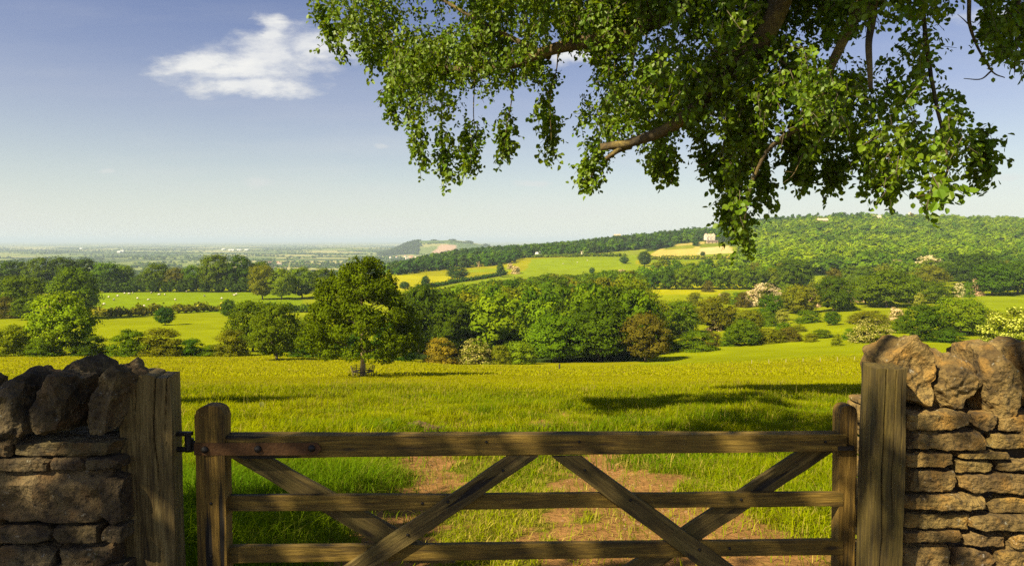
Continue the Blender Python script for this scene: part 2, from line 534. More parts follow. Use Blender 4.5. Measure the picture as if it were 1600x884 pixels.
SKYT = ramp(nt, tint, [(0.0, (1.0, .96, .86)), (.25, (1.0, .92, .90)), (.5, (.98, .83, .93)), (.75, (.84, .76, .94)), (1.0, (.68, .68, .92))])
skyc = mixc(nt, 1.0, sky.outputs[0], SKYT, 'MULTIPLY')
hz = math_(nt, 'MULTIPLY', math_(nt, 'POWER', 2.718, math_(nt, 'MULTIPLY', math_(nt, 'MAXIMUM', dz, 0.0), -8.5)), .82)
skyc = mixc(nt, hz, skyc, rgb(7.5, 8.0, 7.5))
shade = N(nt, 'ShaderNodeMapRange', {0: math_(nt, 'ADD', cl, math_(nt, 'MULTIPLY', fine, .6)), 1: .1, 2: 1.0, 3: .86, 4: 1.0}).outputs[0]
ccol = mixc(nt, 1.0, rgb(7.6, 7.6, 7.4), N(nt, 'ShaderNodeCombineXYZ', {0: shade, 1: shade, 2: shade}).outputs[0], 'MULTIPLY')
fin = mixc(nt, allm, skyc, ccol)
bg = N(nt, 'ShaderNodeBackground', {'Color': fin, 'Strength': .060})
N(nt, 'ShaderNodeOutputWorld', {'Surface': bg.outputs[0]})

# ---------------------------------------------------------------- camera
cd = bpy.data.cameras.new('camera')
cd.sensor_width = 36
cd.lens = 36 * F / 1600
cd.clip_start = .05
cd.clip_end = 90000
co = bpy.data.objects.new('camera', cd)
COL.objects.link(co)
co.location = (0, 0, CZ)
co.rotation_euler = (math.radians(90) - PITCH, 0, 0)
SC.camera = co
SC.view_settings.view_transform = 'Standard'
SC.view_settings.look = 'None'
SC.view_settings.exposure = .98
SC.view_settings.gamma = 1
SC.cycles.max_bounces = 6
SC.cycles.diffuse_bounces = 3
SC.cycles.glossy_bounces = 2
SC.cycles.transmission_bounces = 4
SC.cycles.transparent_max_bounces = 6
SC.cycles.volume_bounces = 0
SC.cycles.use_denoising = False
SC.cycles.use_adaptive_sampling = False
SC.cycles.sample_clamp_indirect = 6

# ---------------------------------------------------------------- ground
def soil_mask(x, y):
    n = .85 * n2(x, y, .75, 21, 4) + .5 * n2(x, y, .25, 22, 3)
    r = 1.32 + .1 * np.sin(y * .5)
    wr = .76 * (1 - smooth(6.5, 11.5, y)) + .24 * (1 - smooth(4.6, 7.2, y))
    m1 = smooth(-.12, .16, wr - np.abs(x - r) + n * .8 - .08 * smooth(7, 12, y))
    l = -1.0 - .03 * (y - 7)
    wl = .30 * (1 - smooth(9.5, 12.0, y))
    m2 = smooth(-.12, .16, wl - np.abs(x - l) + n * .8)
    m3 = smooth(0, .2, .45 - np.hypot((x - .65) * 1.2, (y - 15.8) * .45) + n * .6)
    m4 = smooth(0, .2, .40 - np.hypot((x + 1.9), (y - 15.3) * .5) + n * .4)
    near = smooth(-.1, .2, np.maximum(m1, np.maximum(m2, np.maximum(m3, m4))))
    gate = smooth(4.6, 3.9, y) * smooth(2.0, 1.2, np.abs(x - .2)) * .8
    return np.clip(np.maximum(near, gate) * smooth(-3, -2, -np.abs(x) + .01), 0, 1)

def poly_mask(px, Y, x, y, pts):
    """soft inside test of a world polygon given as (px, Y) corners"""
    q = [((a - 800) / F * b, b) for a, b in pts]
    ins = np.zeros(np.shape(x), bool)
    n = len(q)
    for i in range(n):
        (x1, y1), (x2, y2) = q[i], q[(i + 1) % n]
        c = ((y1 > y) != (y2 > y)) & (x < (x2 - x1) * (y - y1) / (y2 - y1 + 1e-12) + x1)
        ins ^= c
    return ins

FIELDS = {}
def ground_colour(x, y):
    px = 800 + F * x / np.maximum(y, 2.6)
    k = n2(x, y, 6.0, 31, 4)
    k2 = n2(x, y, 40.0, 32, 3)
    c = np.empty((len(x), 3))
    g_near = np.array([.11, .14, .006])
    g_olive = np.array([.265, .25, .003])
    g_past = np.array([.23, .255, .004])
    g_wood = np.array([.035, .055, .008])
    t = smooth(22, 48, y)[:, None]
    c[:] = g_near * (1 - t) + g_olive * t
    t = smooth(0, 1, (y - 104) / 14)[:, None] * ((px < 640) | (px > 1000))[:, None]
    c = c * (1 - t) + g_past * t
    hill = smooth(470, 520, y)[:, None] * (px > 1150)[:, None]
    c = c * (1 - hill) + g_wood * hill
    hill = smooth(900, 930, y)[:, None] * ((px > 590) & (px <= 1160))[:, None]
    c = c * (1 - hill) + g_wood * hill
    mid = ((y > 133) & (y < 520) & (px > 640) & (px < 1010))[:, None]
    c = np.where(mid, g_wood, c)
    for pts, col in FLD:
        m = poly_mask(px, y, x, y, pts)
        c[m] = col
    c = c * (1 + .22 * k[:, None] + .16 * k2[:, None])
    # far plain: pale and dark fields in long strips
    far = y > 1500
    cx = np.floor(x / 420 + .6 * np.floor(y / 300) + .4 * n2(x, y, 900., 5))
    cy = np.floor(y / 330 + .5 * n2(x, y, 1500., 6))
    h = _h(cx.astype(np.int64), cy.astype(np.int64), np.zeros(len(x), np.int64), 5)
    pal = np.array([[.16, .20, .04], [.22, .25, .06], [.40, .36, .12], [.10, .15, .03], [.30, .29, .09], [.19, .23, .05], [.07, .10, .03], [.12, .16, .04]])
    fc = pal[(h * 7.99).astype(int)]
    t = smooth(1400, 1700, y)[:, None] * ((px < 1010) & (y < 4e4))[:, None]
    c = c * (1 - t) + fc * t
    m = ((y > 4300) & (y < 4900) & (px > 676) & (px < 716) & (T(x, y) > -75))
    m2_ = poly_mask(px, y, x, y, [(672, 4350), (716, 4350), (712, 4760), (690, 4760)])
    c[m2_] = (.46, .30, .18)
    hw = ((y > 4300) & (y < 5600) & (px > 590) & (px < 655))
    c[hw & (n2(x, y, 200., 9) > -.35)] = (.03, .05, .02)
    s = soil_mask(x, y)[:, None] * (y < 20)[:, None]
    sc = np.array([.33, .172, .058]) * (1 + .45 * n2(x, y, .13, 41, 4)[:, None] + .35 * n2(x, y, .7, 43, 3)[:, None])
    c = c * (1 - s) + sc * s
    return np.clip(c, .003, .8)

FLD = [  # crops and pastures with colours of their own, corners as (photo column, distance)
    ([(110, 262), (470, 268), (470, 425), (110, 425)], (.185, .25, .004)),
    ([(590, 430), (775, 520), (760, 600), (600, 700), (590, 700)], (.36, .33, .006)),
    ([(640, 470), (990, 560), (1000, 720), (820, 700)], (.20, .25, .006)),
    ([(722, 690), (800, 690), (800, 745), (730, 730)], (.22, .26, .006)),
    ([(822, 700), (990, 700), (1000, 880), (940, 850), (830, 850)], (.195, .25, .006)),
    ([(930, 870), (1010, 870), (1010, 960), (950, 930)], (.22, .25, .02)),
    ([(1005, 735), (1160, 735), (1160, 835), (1005, 835)], (.19, .24, .006)),
    ([(1010, 838), (1148, 838), (1138, 950), (1030, 950)], (.46, .36, .08)),
    ([(1088, 838), (1148, 838), (1138, 925), (1095, 925)], (.52, .41, .15)),
    ([(1035, 930), (1085, 930), (1090, 1000), (1050, 980)], (.22, .23, .02)),
    ([(1092, 928), (1138, 928), (1136, 985), (1094, 985)], (.17, .20, .015)),
    ([(1055, 985), (1100, 985), (1100, 1030), (1058, 1015)], (.42, .33, .08)),
    ([(1005, 385), (1150, 385), (1160, 450), (1005, 450)], (.34, .32, .005)),
    ([(1120, 330), (1200, 330), (1170, 410), (1130, 410)], (.22, .26, .006)),
    ([(1240, 445), (1440, 445), (1440, 530), (1240, 530)], (.22, .265, .005)),
    ([(1470, 240), (1900, 240), (1900, 360), (1470, 340)], (.21, .25, .005)),
]
rows = list(np.arange(-16, 3.0, .5))
y = 3.0
while y < 45000:
    rows.append(y)
    y += max(.05, .0085 * y)
rows = np.array(rows)
ncol = 620
sx = np.linspace(-1, 1, ncol)
W = 13 + 1.2 * np.maximum(rows, 0)
X = (sx[None, :] * W[:, None]).ravel()
Yg = np.repeat(rows, ncol)
Zg = T(X, Yg)
i = np.arange(len(rows) - 1)[:, None] * ncol + np.arange(ncol - 1)[None, :]
i = i.ravel()
Fg = np.stack([i, i + 1, i + ncol + 1, i + ncol], 1)
def ground_mat():
    m, nt = mat('meadow_ground')
    at = N(nt, 'ShaderNodeAttribute', attribute_name='tint').outputs['Color']
    tc = N(nt, 'ShaderNodeTexCoord')
    ob = tc.outputs['Object']
    a = noise(nt, ob, 2.2, 8, .65)
    b = noise(nt, ob, 14.0, 6, .65)
    c = noise(nt, ob, .08, 5, .6)
    v = math_(nt, 'ADD', math_(nt, 'MULTIPLY_ADD', a, .7, .30), math_(nt, 'MULTIPLY', b, .7))
    v = math_(nt, 'MULTIPLY', v, math_(nt, 'MULTIPLY_ADD', c, .6, .7))
    col = N(nt, 'ShaderNodeVectorMath', {0: at, 'Scale': v}, operation='SCALE').outputs[0]
    d = N(nt, 'ShaderNodeBsdfDiffuse', {'Color': col})
    bp = N(nt, 'ShaderNodeBump', {'Strength': 1.0, 'Distance': .05, 'Height': b})
    nt.links.new(bp.outputs[0], d.inputs['Normal'])
    N(nt, 'ShaderNodeOutputMaterial', {'Surface': d.outputs[0]})
    return m
M_GROUND = ground_mat()
gm = new_mesh('ground', np.stack([X, Yg, Zg], 1), [Fg], [M_GROUND], None, ground_colour(X, Yg), True)
tag(obj('ground', gm), kind='structure')


# ---------------------------------------------------------------- foliage
def rand_dirs(r, n):
    v = r.normal(size=(n, 3))
    return v / (np.linalg.norm(v, axis=1)[:, None] + 1e-9)

def leaf_quads(r, pos, nrm, size, aspect=.75):
    """one irregular four-cornered leaf clump per position, lying across its normal"""
    n = len(pos)
    nrm = nrm / (np.linalg.norm(nrm, axis=1)[:, None] + 1e-9)
    a = np.cross(nrm, rand_dirs(r, n))
    a /= np.linalg.norm(a, axis=1)[:, None] + 1e-9
    b = np.cross(nrm, a)
    s = np.broadcast_to(np.asarray(size, float), (n,))[:, None]
    j = lambda: r.uniform(.6, 1.15, (n, 1))
    k = lambda: r.uniform(-.35, .35, (n, 1))
    V = np.stack([pos - a * s * j() + b * s * k(), pos - b * s * aspect * j() + nrm * s * .25 * k(), pos + a * s * j() + b * s * k(), pos + b * s * aspect * j() + nrm * s * .25 * k()], 1).reshape(-1, 3)
    i = np.arange(n)[:, None] * 4 + np.arange(4)[None, :]
    return V, i

def make_blobs(r, kind, nb):
    """clump ellipsoids round the shell of a crown of unit width and unit height standing on z = 0"""
    B = []
    ph = r.uniform(0, 6.28)
    for i in range(nb):
        zf = 1 - 2 * (i + .5) / nb
        zf = np.clip(zf + r.normal(0, .05), -.98, .98)
        a = i * 2.39996 + ph + r.normal(0, .15)
        s = r.uniform(.075, .20)
        lob = .90 + .13 * math.sin(2 * a + ph) * (1 - abs(zf)) + r.normal(0, .035)
        q = lob - s * .9 - (r.uniform(0, .18) if r.uniform() < .4 else 0) - (.06 if r.uniform() < .3 else 0)
        if kind == 'bush':
            t = abs(zf) if i % 2 else max(zf, 0)
            rad = math.sqrt(max(1 - t ** 2.4, .02)); z = t * .5 * 2
            zc = np.clip(z * (1 - s * .75), s * .4, 1 - s * .75)
        else:
            e = {'oak': 2.6, 'round': 2.2, 'tall': 2.4, 'cone': 2}[kind]
            rad = max(1 - abs(zf) ** e, .03) ** (1 / e)
            if kind == 'tall': rad *= 1 - .16 * zf
            if kind == 'oak': rad *= 1 + .08 * (zf < .1) - .12 * (zf > .5)
            zc = .5 + zf * .5 * (1 - s * .75)
            zc = .03 + .97 * zc
        w_ = .5 - s * .45
        c = np.array([math.cos(a) * rad * q * .5, math.sin(a) * rad * q * .5, zc])
        B.append((c, np.array([s * r.uniform(.95, 1.25), s * r.uniform(.95, 1.25), s * r.uniform(.75, .98)])))
    B.append((np.array([0, 0, .36 if kind == 'bush' else .5]), np.array([.40, .40, .50 if kind == 'bush' else .42])))
    return B

def crown_vf(r, kind, nb, n, leaf, var=.22, blobs=None, jit=.42):
    B = blobs or make_blobs(r, kind, nb)
    C = np.array([b[0] for b in B]); R = np.array([b[1] for b in B])
    wgt = (R[:, 0] * R[:, 2]); wgt = np.minimum(wgt, np.median(wgt) * 3); wgt /= wgt.sum()
    k = r.choice(len(B), n, p=wgt)
    u = rand_dirs(r, n)
    u[:, 2] = np.where(u[:, 2] < -.3, -u[:, 2] * r.uniform(-.6, 1, n), u[:, 2])
    q = np.where(r.uniform(size=n) < .14, r.uniform(1.0, 1.38, n), r.uniform(.72, 1.12, n))
    p = C[k] + u * R[k] * q[:, None]
    # drop the leaves buried deep inside other clumps
    keep = np.ones(n, bool)
    for c, rr in B:
        dd = (((p - c) / rr) ** 2).sum(1)
        keep &= ~((dd < .50))
    p, u, k = p[keep], u[keep], k[keep]
    cen = np.array([0, 0, .45])
    out = p - cen
    out /= np.linalg.norm(out, axis=1)[:, None] + 1e-9
    nr = u * .75 + out * .35 + r.normal(size=p.shape) * jit + np.array([0, 0, .12])
    V, Fq = leaf_quads(r, p, nr, leaf * r.uniform(.6, 1.35, len(p)))
    cl = r.uniform(1 - var, 1 + var, len(B))
    yel = r.uniform(-.10, .11, len(B))
    tv = (cl[k] * r.uniform(.82, 1.2, len(p)))[:, None] * np.stack([1 + yel[k] * 1.2, 1 + yel[k] * .4, 1 - yel[k]], 1)
    return V, Fq, np.repeat(tv, 4, 0), B

def core_vf(B, f=.62):
    V, Fs = [], []
    B = B[-1:] * 0 + B
    a = np.linspace(0, 2 * np.pi, 6, endpoint=False)
    base = [[0, 0, -1]] + [[math.cos(t) * .8, math.sin(t) * .8, -.5] for t in a] + [[math.cos(t + .5) * .8, math.sin(t + .5) * .8, .5] for t in a] + [[0, 0, 1]]
    base = np.array(base)
    fs = []
    for i in range(6):
        j = (i + 1) % 6
        fs += [[0, 1 + j, 1 + i], [1 + i, 1 + j, 7 + i], [1 + j, 7 + j, 7 + i], [7 + i, 7 + j, 13]]
    fs = np.array(fs)
    for n, (c, r_) in enumerate(B):
        V.append(base * r_ * f + c)
        Fs.append(fs + n * 14)
    return np.concatenate(V), np.concatenate(Fs)

def crown_mesh(name, r, kind, nb, n, leaf, core=.6, blossom=None, trunk=None):
    V, Fq, tv, B = crown_vf(r, kind, nb, n, leaf)
    mb = MB()
    if blossom is not None:
        frac, bcol, gcol = blossom
        nl = len(Fq)
        m = r.uniform(size=nl) < frac * (.35 + 1.1 * (fbm(V.reshape(-1, 4, 3).mean(1) * 5, 3, 2) > -.12))
        col = np.where(m[:, None], np.array(bcol) * r.uniform(.75, 1.15, (nl, 1)), np.array(gcol) * tv[::4])
        tv = np.repeat(col, 4, 0)
    mb.add(V, [Fq], 0, tv)
    if core:
        cv, cf = core_vf(B, core)
        mb.add(cv, [cf], 0, (1, 1, 1) if blossom is None else np.array(blossom[2]))
    if trunk:
        tr, th = trunk
        pts = [(0, 0, -.04), (.005, 0, th * .4), (-.01, .008, th), (.0, .01, th + .3)]
        tv_, tf = tube_vf(pts, [tr * 1.25, tr, tr * .85, tr * .4], 7)
        mb.add(tv_, tf, 1, (1, 1, 1))
    return mb.mesh(name, [M_FOL, M_BARK])

r0 = np.random.default_rng(5)
PROTO = {}
for kd, nbs in (('oak', 46), ('round', 40), ('tall', 40), ('bush', 36)):
    PROTO[kd] = [crown_mesh('crown', r0, kd, nbs, 7000, .021) for _ in range(3)]
PROTO['wood'] = [crown_mesh('crown', r0, k, 26, 2600, .032, .66, trunk=(.025, .12)) for k in ('oak', 'round', 'tall', 'oak')]
HAW = (.75, (.72, .60, .30), (.14, .16, .01))
HAWP = (.8, (.70, .50, .26), (.15, .14, .02))
ELD = (.30, (.60, .58, .10), (.17, .19, .006))
FLB = (.42, (.52, .44, .12), (.15, .165, .008))
PROTO['hawthorn'] = [crown_mesh('crown', r0, 'bush', 30, 4200, .030, blossom=HAW) for _ in range(2)]
PROTO['pinkhaw'] = [crown_mesh('crown', r0, 'bush', 22, 3000, .036, blossom=HAWP) for _ in range(2)]
PROTO['elder'] = [crown_mesh('crown', r0, 'bush', 44, 9000, .020, blossom=ELD) for _ in range(1)]
PROTO['flowerbush'] = [crown_mesh('crown', r0, 'bush', 36, 6000, .021, blossom=FLB) for _ in range(1)]

def trunk_mesh(h=.3, r=.03, m=None):
    mb = MB()
    V, f = tube_vf(spline([(0, 0, -.03), (.004, .003, h * .3), (-.006, 0, h * .8), (.004, .004, h + .2), (0, 0, h + .42)], 12), np.interp(np.linspace(0, 1, 12), [0, .1, .5, 1], [r * 1.5, r, r * .8, r * .25]), 8)
    mb.add(V, f)
    for k in range(6):
        a = k * 1.05 + .3
        b = np.array([0, 0, h * (.75 + .12 * k)])
        e = b + np.array([math.cos(a) * .28, math.sin(a) * .28, .12 + .02 * k])
        V, f = tube_vf(spline([b, (b + e) / 2 + np.array([0, 0, -.02]), e], 7), np.linspace(r * .5, r * .12, 7), 6)
        mb.add(V, f)
    return mb.mesh('trunk', [m or M_BARK], True)
TRUNK = trunk_mesh()

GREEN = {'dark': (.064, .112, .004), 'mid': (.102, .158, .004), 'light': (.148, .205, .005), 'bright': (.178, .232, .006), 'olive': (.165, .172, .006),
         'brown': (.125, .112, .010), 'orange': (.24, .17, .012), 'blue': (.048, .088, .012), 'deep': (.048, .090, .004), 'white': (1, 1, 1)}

def plant(px, base, top, wpx, kind, colour, label, name=None, group=None, Y=None, parts=True, cat=None, depth=1.0):
    """a tree or shrub whose foot is seen at row base, its top at row top, its crown wpx photo pixels wide"""
    if Y is None: Y = hit(px, base)
    p = P(px, base, Y)
    z = float(T(p[0], Y))
    ztop = P(px, top, Y)[2]
    h = max(ztop - z, .5)
    wd = wpx / F * Y
    lst = PROTO[kind]
    me = lst[random.randrange(len(lst))]
    shrub = kind in ('bush', 'hawthorn', 'pinkhaw', 'elder', 'flowerbush')
    name = name or ('shrub' if shrub else 'tree')
    cat = cat or ('shrub' if shrub else 'tree')
    rz = random.uniform(0, 6.28)
    col = (*GREEN[colour], 1)
    if parts:
        root = thing(name, label, cat, (p[0], Y, z - .1), group)
        c = obj('crown', me, root)
        c.color = col
        cz = 0 if shrub else h * .06
        c.location = (0, 0, cz)
        c.scale = (wd, wd * depth, h - cz)
        c.rotation_euler = (0, 0, rz)
        t = obj('stem' if shrub else 'trunk', TRUNK, root)
        t.scale = (wd * .9, wd * .9, h * (.8 if not shrub else .7))
        return root
    o = obj(name, me, None, (p[0], Y, z - .1))
    o.color = col
    o.scale = (wd, wd * depth, h)
    o.rotation_euler = (0, 0, rz)
    return tag(o, label, cat, group)

# ---- left side: hedge line at the foot of the meadow
plant(95, 556, 458, 118, 'oak', 'bright', 'pale green spreading tree rising out of the field hedge above the left wall', Y=112, depth=.8)
plant(22, 558, 505, 70, 'bush', 'light', 'light green hedge shrub at the foot of the pale spreading tree, by the frame edge', Y=109)
plant(70, 558, 522, 60, 'bush', 'mid', 'low dark shrub in front of the pale spreading tree', Y=108)
plant(140, 558, 520, 60, 'bush', 'dark', 'dark low shrub in the shade right of the pale spreading tree', Y=110)
plant(205, 558, 512, 70, 'bush', 'mid', 'dark green dome-shaped shrub left of the olive-brown shrub in the field hedge', Y=109)
plant(252, 558, 511, 76, 'bush', 'olive', 'olive-brown dome-shaped shrub in the field hedge, above the left gate post', Y=109)
plant(298, 558, 528, 50, 'bush', 'dark', 'dark green shrub sloping down right of the olive-brown shrub', Y=110)
plant(330, 559, 538, 52, 'bush', 'mid', 'lowest shrub filling the dip of the field hedge', Y=111)
plant(362, 560, 512, 56, 'bush', 'olive', 'yellowish shrub in the hedge beneath the bushy tree', Y=111)
plant(395, 556, 470, 76, 'round', 'mid', 'bushy dark tree in the hedge, behind the small trunked tree', Y=124)
plant(432, 563, 478, 84, 'oak', 'mid', 'small tree with a thin trunk standing left of the big meadow tree', Y=100)
plant(480, 562, 520, 70, 'bush', 'dark', 'dark shrub under the left edge of the big meadow tree', Y=112)
plant(540, 563, 505, 90, 'bush', 'deep', 'deep green shrub behind the trunk of the big meadow tree', Y=118)
plant(610, 565, 500, 90, 'bush', 'deep', 'deep green shrub behind the right half of the big meadow tree', Y=120)
plant(470, 560, 500, 70, 'round', 'light', 'leafy tree glimpsed behind the left edge of the big meadow tree', Y=135)
# left fields
plant(258, 508, 480, 31, 'round', 'deep', 'lone small round tree in the middle of the left-hand pasture')
plant(357, 497, 468, 24, 'round', 'dark', 'small dark round tree at the right end of the pasture hedge')
plant(118, 500, 420, 74, 'oak', 'mid', 'tall tree behind the pale spreading tree, beside the sheep field', Y=225)
plant(30, 498, 432, 90, 'oak', 'mid', 'wide tree at the left edge of the pasture, behind the reddish shrub', Y=235)
plant(10, 495, 462, 44, 'bush', 'brown', 'reddish-brown shrub in front of the wide tree at the pasture edge', Y=225)
plant(50, 500, 464, 60, 'round', 'mid', 'rounded tree between the reddish shrub and the farm roof', Y=215)
for px, top, wd, cl, lb in [
    (-20, 408, 50, 'dark', 'first tree of the row beyond the sheep field, cut by the frame edge'),
    (22, 407, 52, 'dark', 'dark tree in the far row left of its tallest pale crown'), (62, 405, 52, 'mid', 'mid green tree in the far row, above the farm roof'),
    (98, 402, 52, 'dark', 'dark wide tree in the far row, behind the tall pasture tree'), (135, 406, 50, 'dark', 'dark tree in the far row over the corner of the sheep field'),
    (168, 410, 44, 'mid', 'narrower tree in the far row left of the gap to the plain'), (195, 414, 36, 'light', 'light green tree at the left rim of the gap in the far row'),
    (222, 430, 34, 'dark', 'lowest tree in the gap of the far row'), (248, 411, 42, 'mid', 'rounded tree right of the gap in the far row'),
    (276, 418, 32, 'brown', 'brownish tree of the far row beside the rounded one'), (302, 415, 38, 'mid', 'green tree between the brownish one and the tallest of the far row'),
    (338, 398, 56, 'mid', 'tallest domed tree of the row beyond the sheep field'), (376, 401, 50, 'dark', 'dark tree touching the right side of the tallest domed tree'),
    (408, 410, 44, 'mid', 'right-hand tree of the far row before the field corner')]:
    plant(px, 458, top, wd, 'oak' if wd > 40 else 'round', cl, lb, Y=430 + random.uniform(-8, 8), group='trees beyond the sheep field')
for px, base, top, wd, cl, lb in [
    (410, 470, 414, 46, 'olive', 'olive tree at the right corner of the sheep field'), (440, 470, 420, 46, 'bright', 'bright green tree left of the big meadow tree at the sheep field corner'),
    (472, 470, 418, 48, 'light', 'light green tree half hidden by the big meadow tree'), (505, 474, 420, 46, 'mid', 'tree hidden behind the big meadow tree, top left'),
    ]:
    plant(px, base, top, wd, 'round', cl, lb, Y=355 + random.uniform(-15, 15), group='trees at the field corner')

# low hedge across the pasture
def hedge(name, label, pts, h, wdt, colour, n=2600, leaf=.5, blossom=None, cat='hedge'):
    r = np.random.default_rng(len(label))
    q = []
    for (px, py) in pts:
        Y = hit(px, py)
        q.append(((px - 800) / F * Y, Y))
    q = np.array(q)
    seg = np.linalg.norm(np.diff(q, axis=0), axis=1)
    L = np.concatenate([[0], np.cumsum(seg)])
    m = max(6, int(L[-1] / (wdt * .7)))
    s = np.linspace(0, L[-1], m) + r.uniform(-.3, .3, m) * wdt
    x = np.interp(s, L, q[:, 0]) + r.uniform(-.3, .3, m); yy = np.interp(s, L, q[:, 1]) + r.uniform(-.3, .3, m)
    B = []
    o0 = np.array([x[0], yy[0], float(T(x[0], yy[0]))])
    for a, b in zip(x, yy):
        hh = h * r.uniform(.65, 1.25)
        B.append((np.array([a, b, float(T(a, b)) + hh * .45]) - o0, np.array([wdt * .75, wdt * .75, hh * .62])))
    V, Fq, tv, B = crown_vf(r, 'bush', len(B), n, leaf, .25, B)
    if blossom:
        mk = np.repeat(r.uniform(size=len(Fq)) < .12, 4)
        tv = np.where(mk[:, None], np.array(blossom), tv)
    mb = MB()
    mb.add(V, [Fq], 0, tv)
    cv, cf = core_vf(B, .7)
    mb.add(cv, [cf], 0)
    ob = obj(name, mb.mesh(name, [M_FOL]), None, tuple(o0))
    ob.color = (*GREEN[colour], 1)
    return tag(ob, label, cat)
hedge('hedge', 'low trimmed hedge dividing the sheep field from the pasture below it', [(138, 493), (175, 494), (215, 493), (245, 491), (285, 489), (320, 487), (348, 486)], 3.0, 3.2, 'olive', 3000, .55, (3, 2.4, 6))
hedge('hedge', 'tall shaded undergrowth at the foot of the far tree row along the sheep field', [(-60, 459), (0, 459), (80, 458), (160, 457.5), (240, 457), (330, 456.5), (420, 457)], 7.0, 6.0, 'deep', 5200, .9)  # dark hedge added as the shade at the foot of the trees
hedge('hedge', 'low hedge continuing right of the small dark round tree toward the big meadow tree', [(365, 490), (410, 489), (455, 488), (500, 487)], 3.2, 3.2, 'mid', 2200, .55)
hedge('hedge', 'dark hedge line between the yellow field and the green field below it', [(655, 451), (700, 444), (745, 437), (790, 429)], 3.0, 4.0, 'deep', 1500, .8)
hedge('hedge', 'hedge along the lower edge of the ploughed field on the hill', [(1000, 405), (1040, 405.5), (1090, 405.5), (1146, 405)], 4.0, 6.0, 'olive', 1600, 1.1, (3, 2.2, 6))
hedge('hedge', 'hedge along the top of the long green field below the white cottages', [(760, 404), (800, 402), (840, 402.5), (900, 401.5), (975, 401)], 4.0, 6.0, 'mid', 1800, 1.2)

# ---- middle
plant(655, 562, 450, 90, 'oak', 'dark', 'dark tree standing behind the right side of the big meadow tree', Y=150)
plant(705, 562, 468, 84, 'oak', 'dark', 'dark tree behind the orange shrub at the meadow foot', Y=148)
plant(760, 563, 478, 78, 'round', 'deep', 'deep green tree behind the pair of olive shrubs', Y=150)
plant(688, 569, 525, 58, 'bush', 'orange', 'orange-brown shrub at the foot of the meadow right of the big tree', Y=122)
plant(742, 570, 527, 60, 'flowerbush', 'white', 'olive shrub dotted with pale flowers, next to the orange-brown shrub', Y=124)
plant(782, 570, 537, 40, 'bush', 'olive', 'small olive shrub right of the flowering one', Y=124)
plant(812, 571, 533, 56, 'bush', 'bright', 'bright yellow-green shrub at the meadow foot left of the stake', Y=126)
plant(868, 573, 494, 94, 'oak', 'mid', 'leafy tree behind the dark stake at the meadow foot', Y=136)
plant(935, 573, 472, 104, 'oak', 'dark', 'broad dark tree left of the copper-tinged tree', Y=138)
plant(1008, 573, 490, 84, 'round', 'brown', 'copper-tinged tree at the right end of the wood edge', Y=134)
plant(830, 568, 480, 70, 'round', 'olive', 'olive tree behind the yellow-green shrub', Y=165)
plant(1012, 540, 455, 60, 'round', 'olive', 'olive tree rising behind the copper-tinged tree', Y=190)

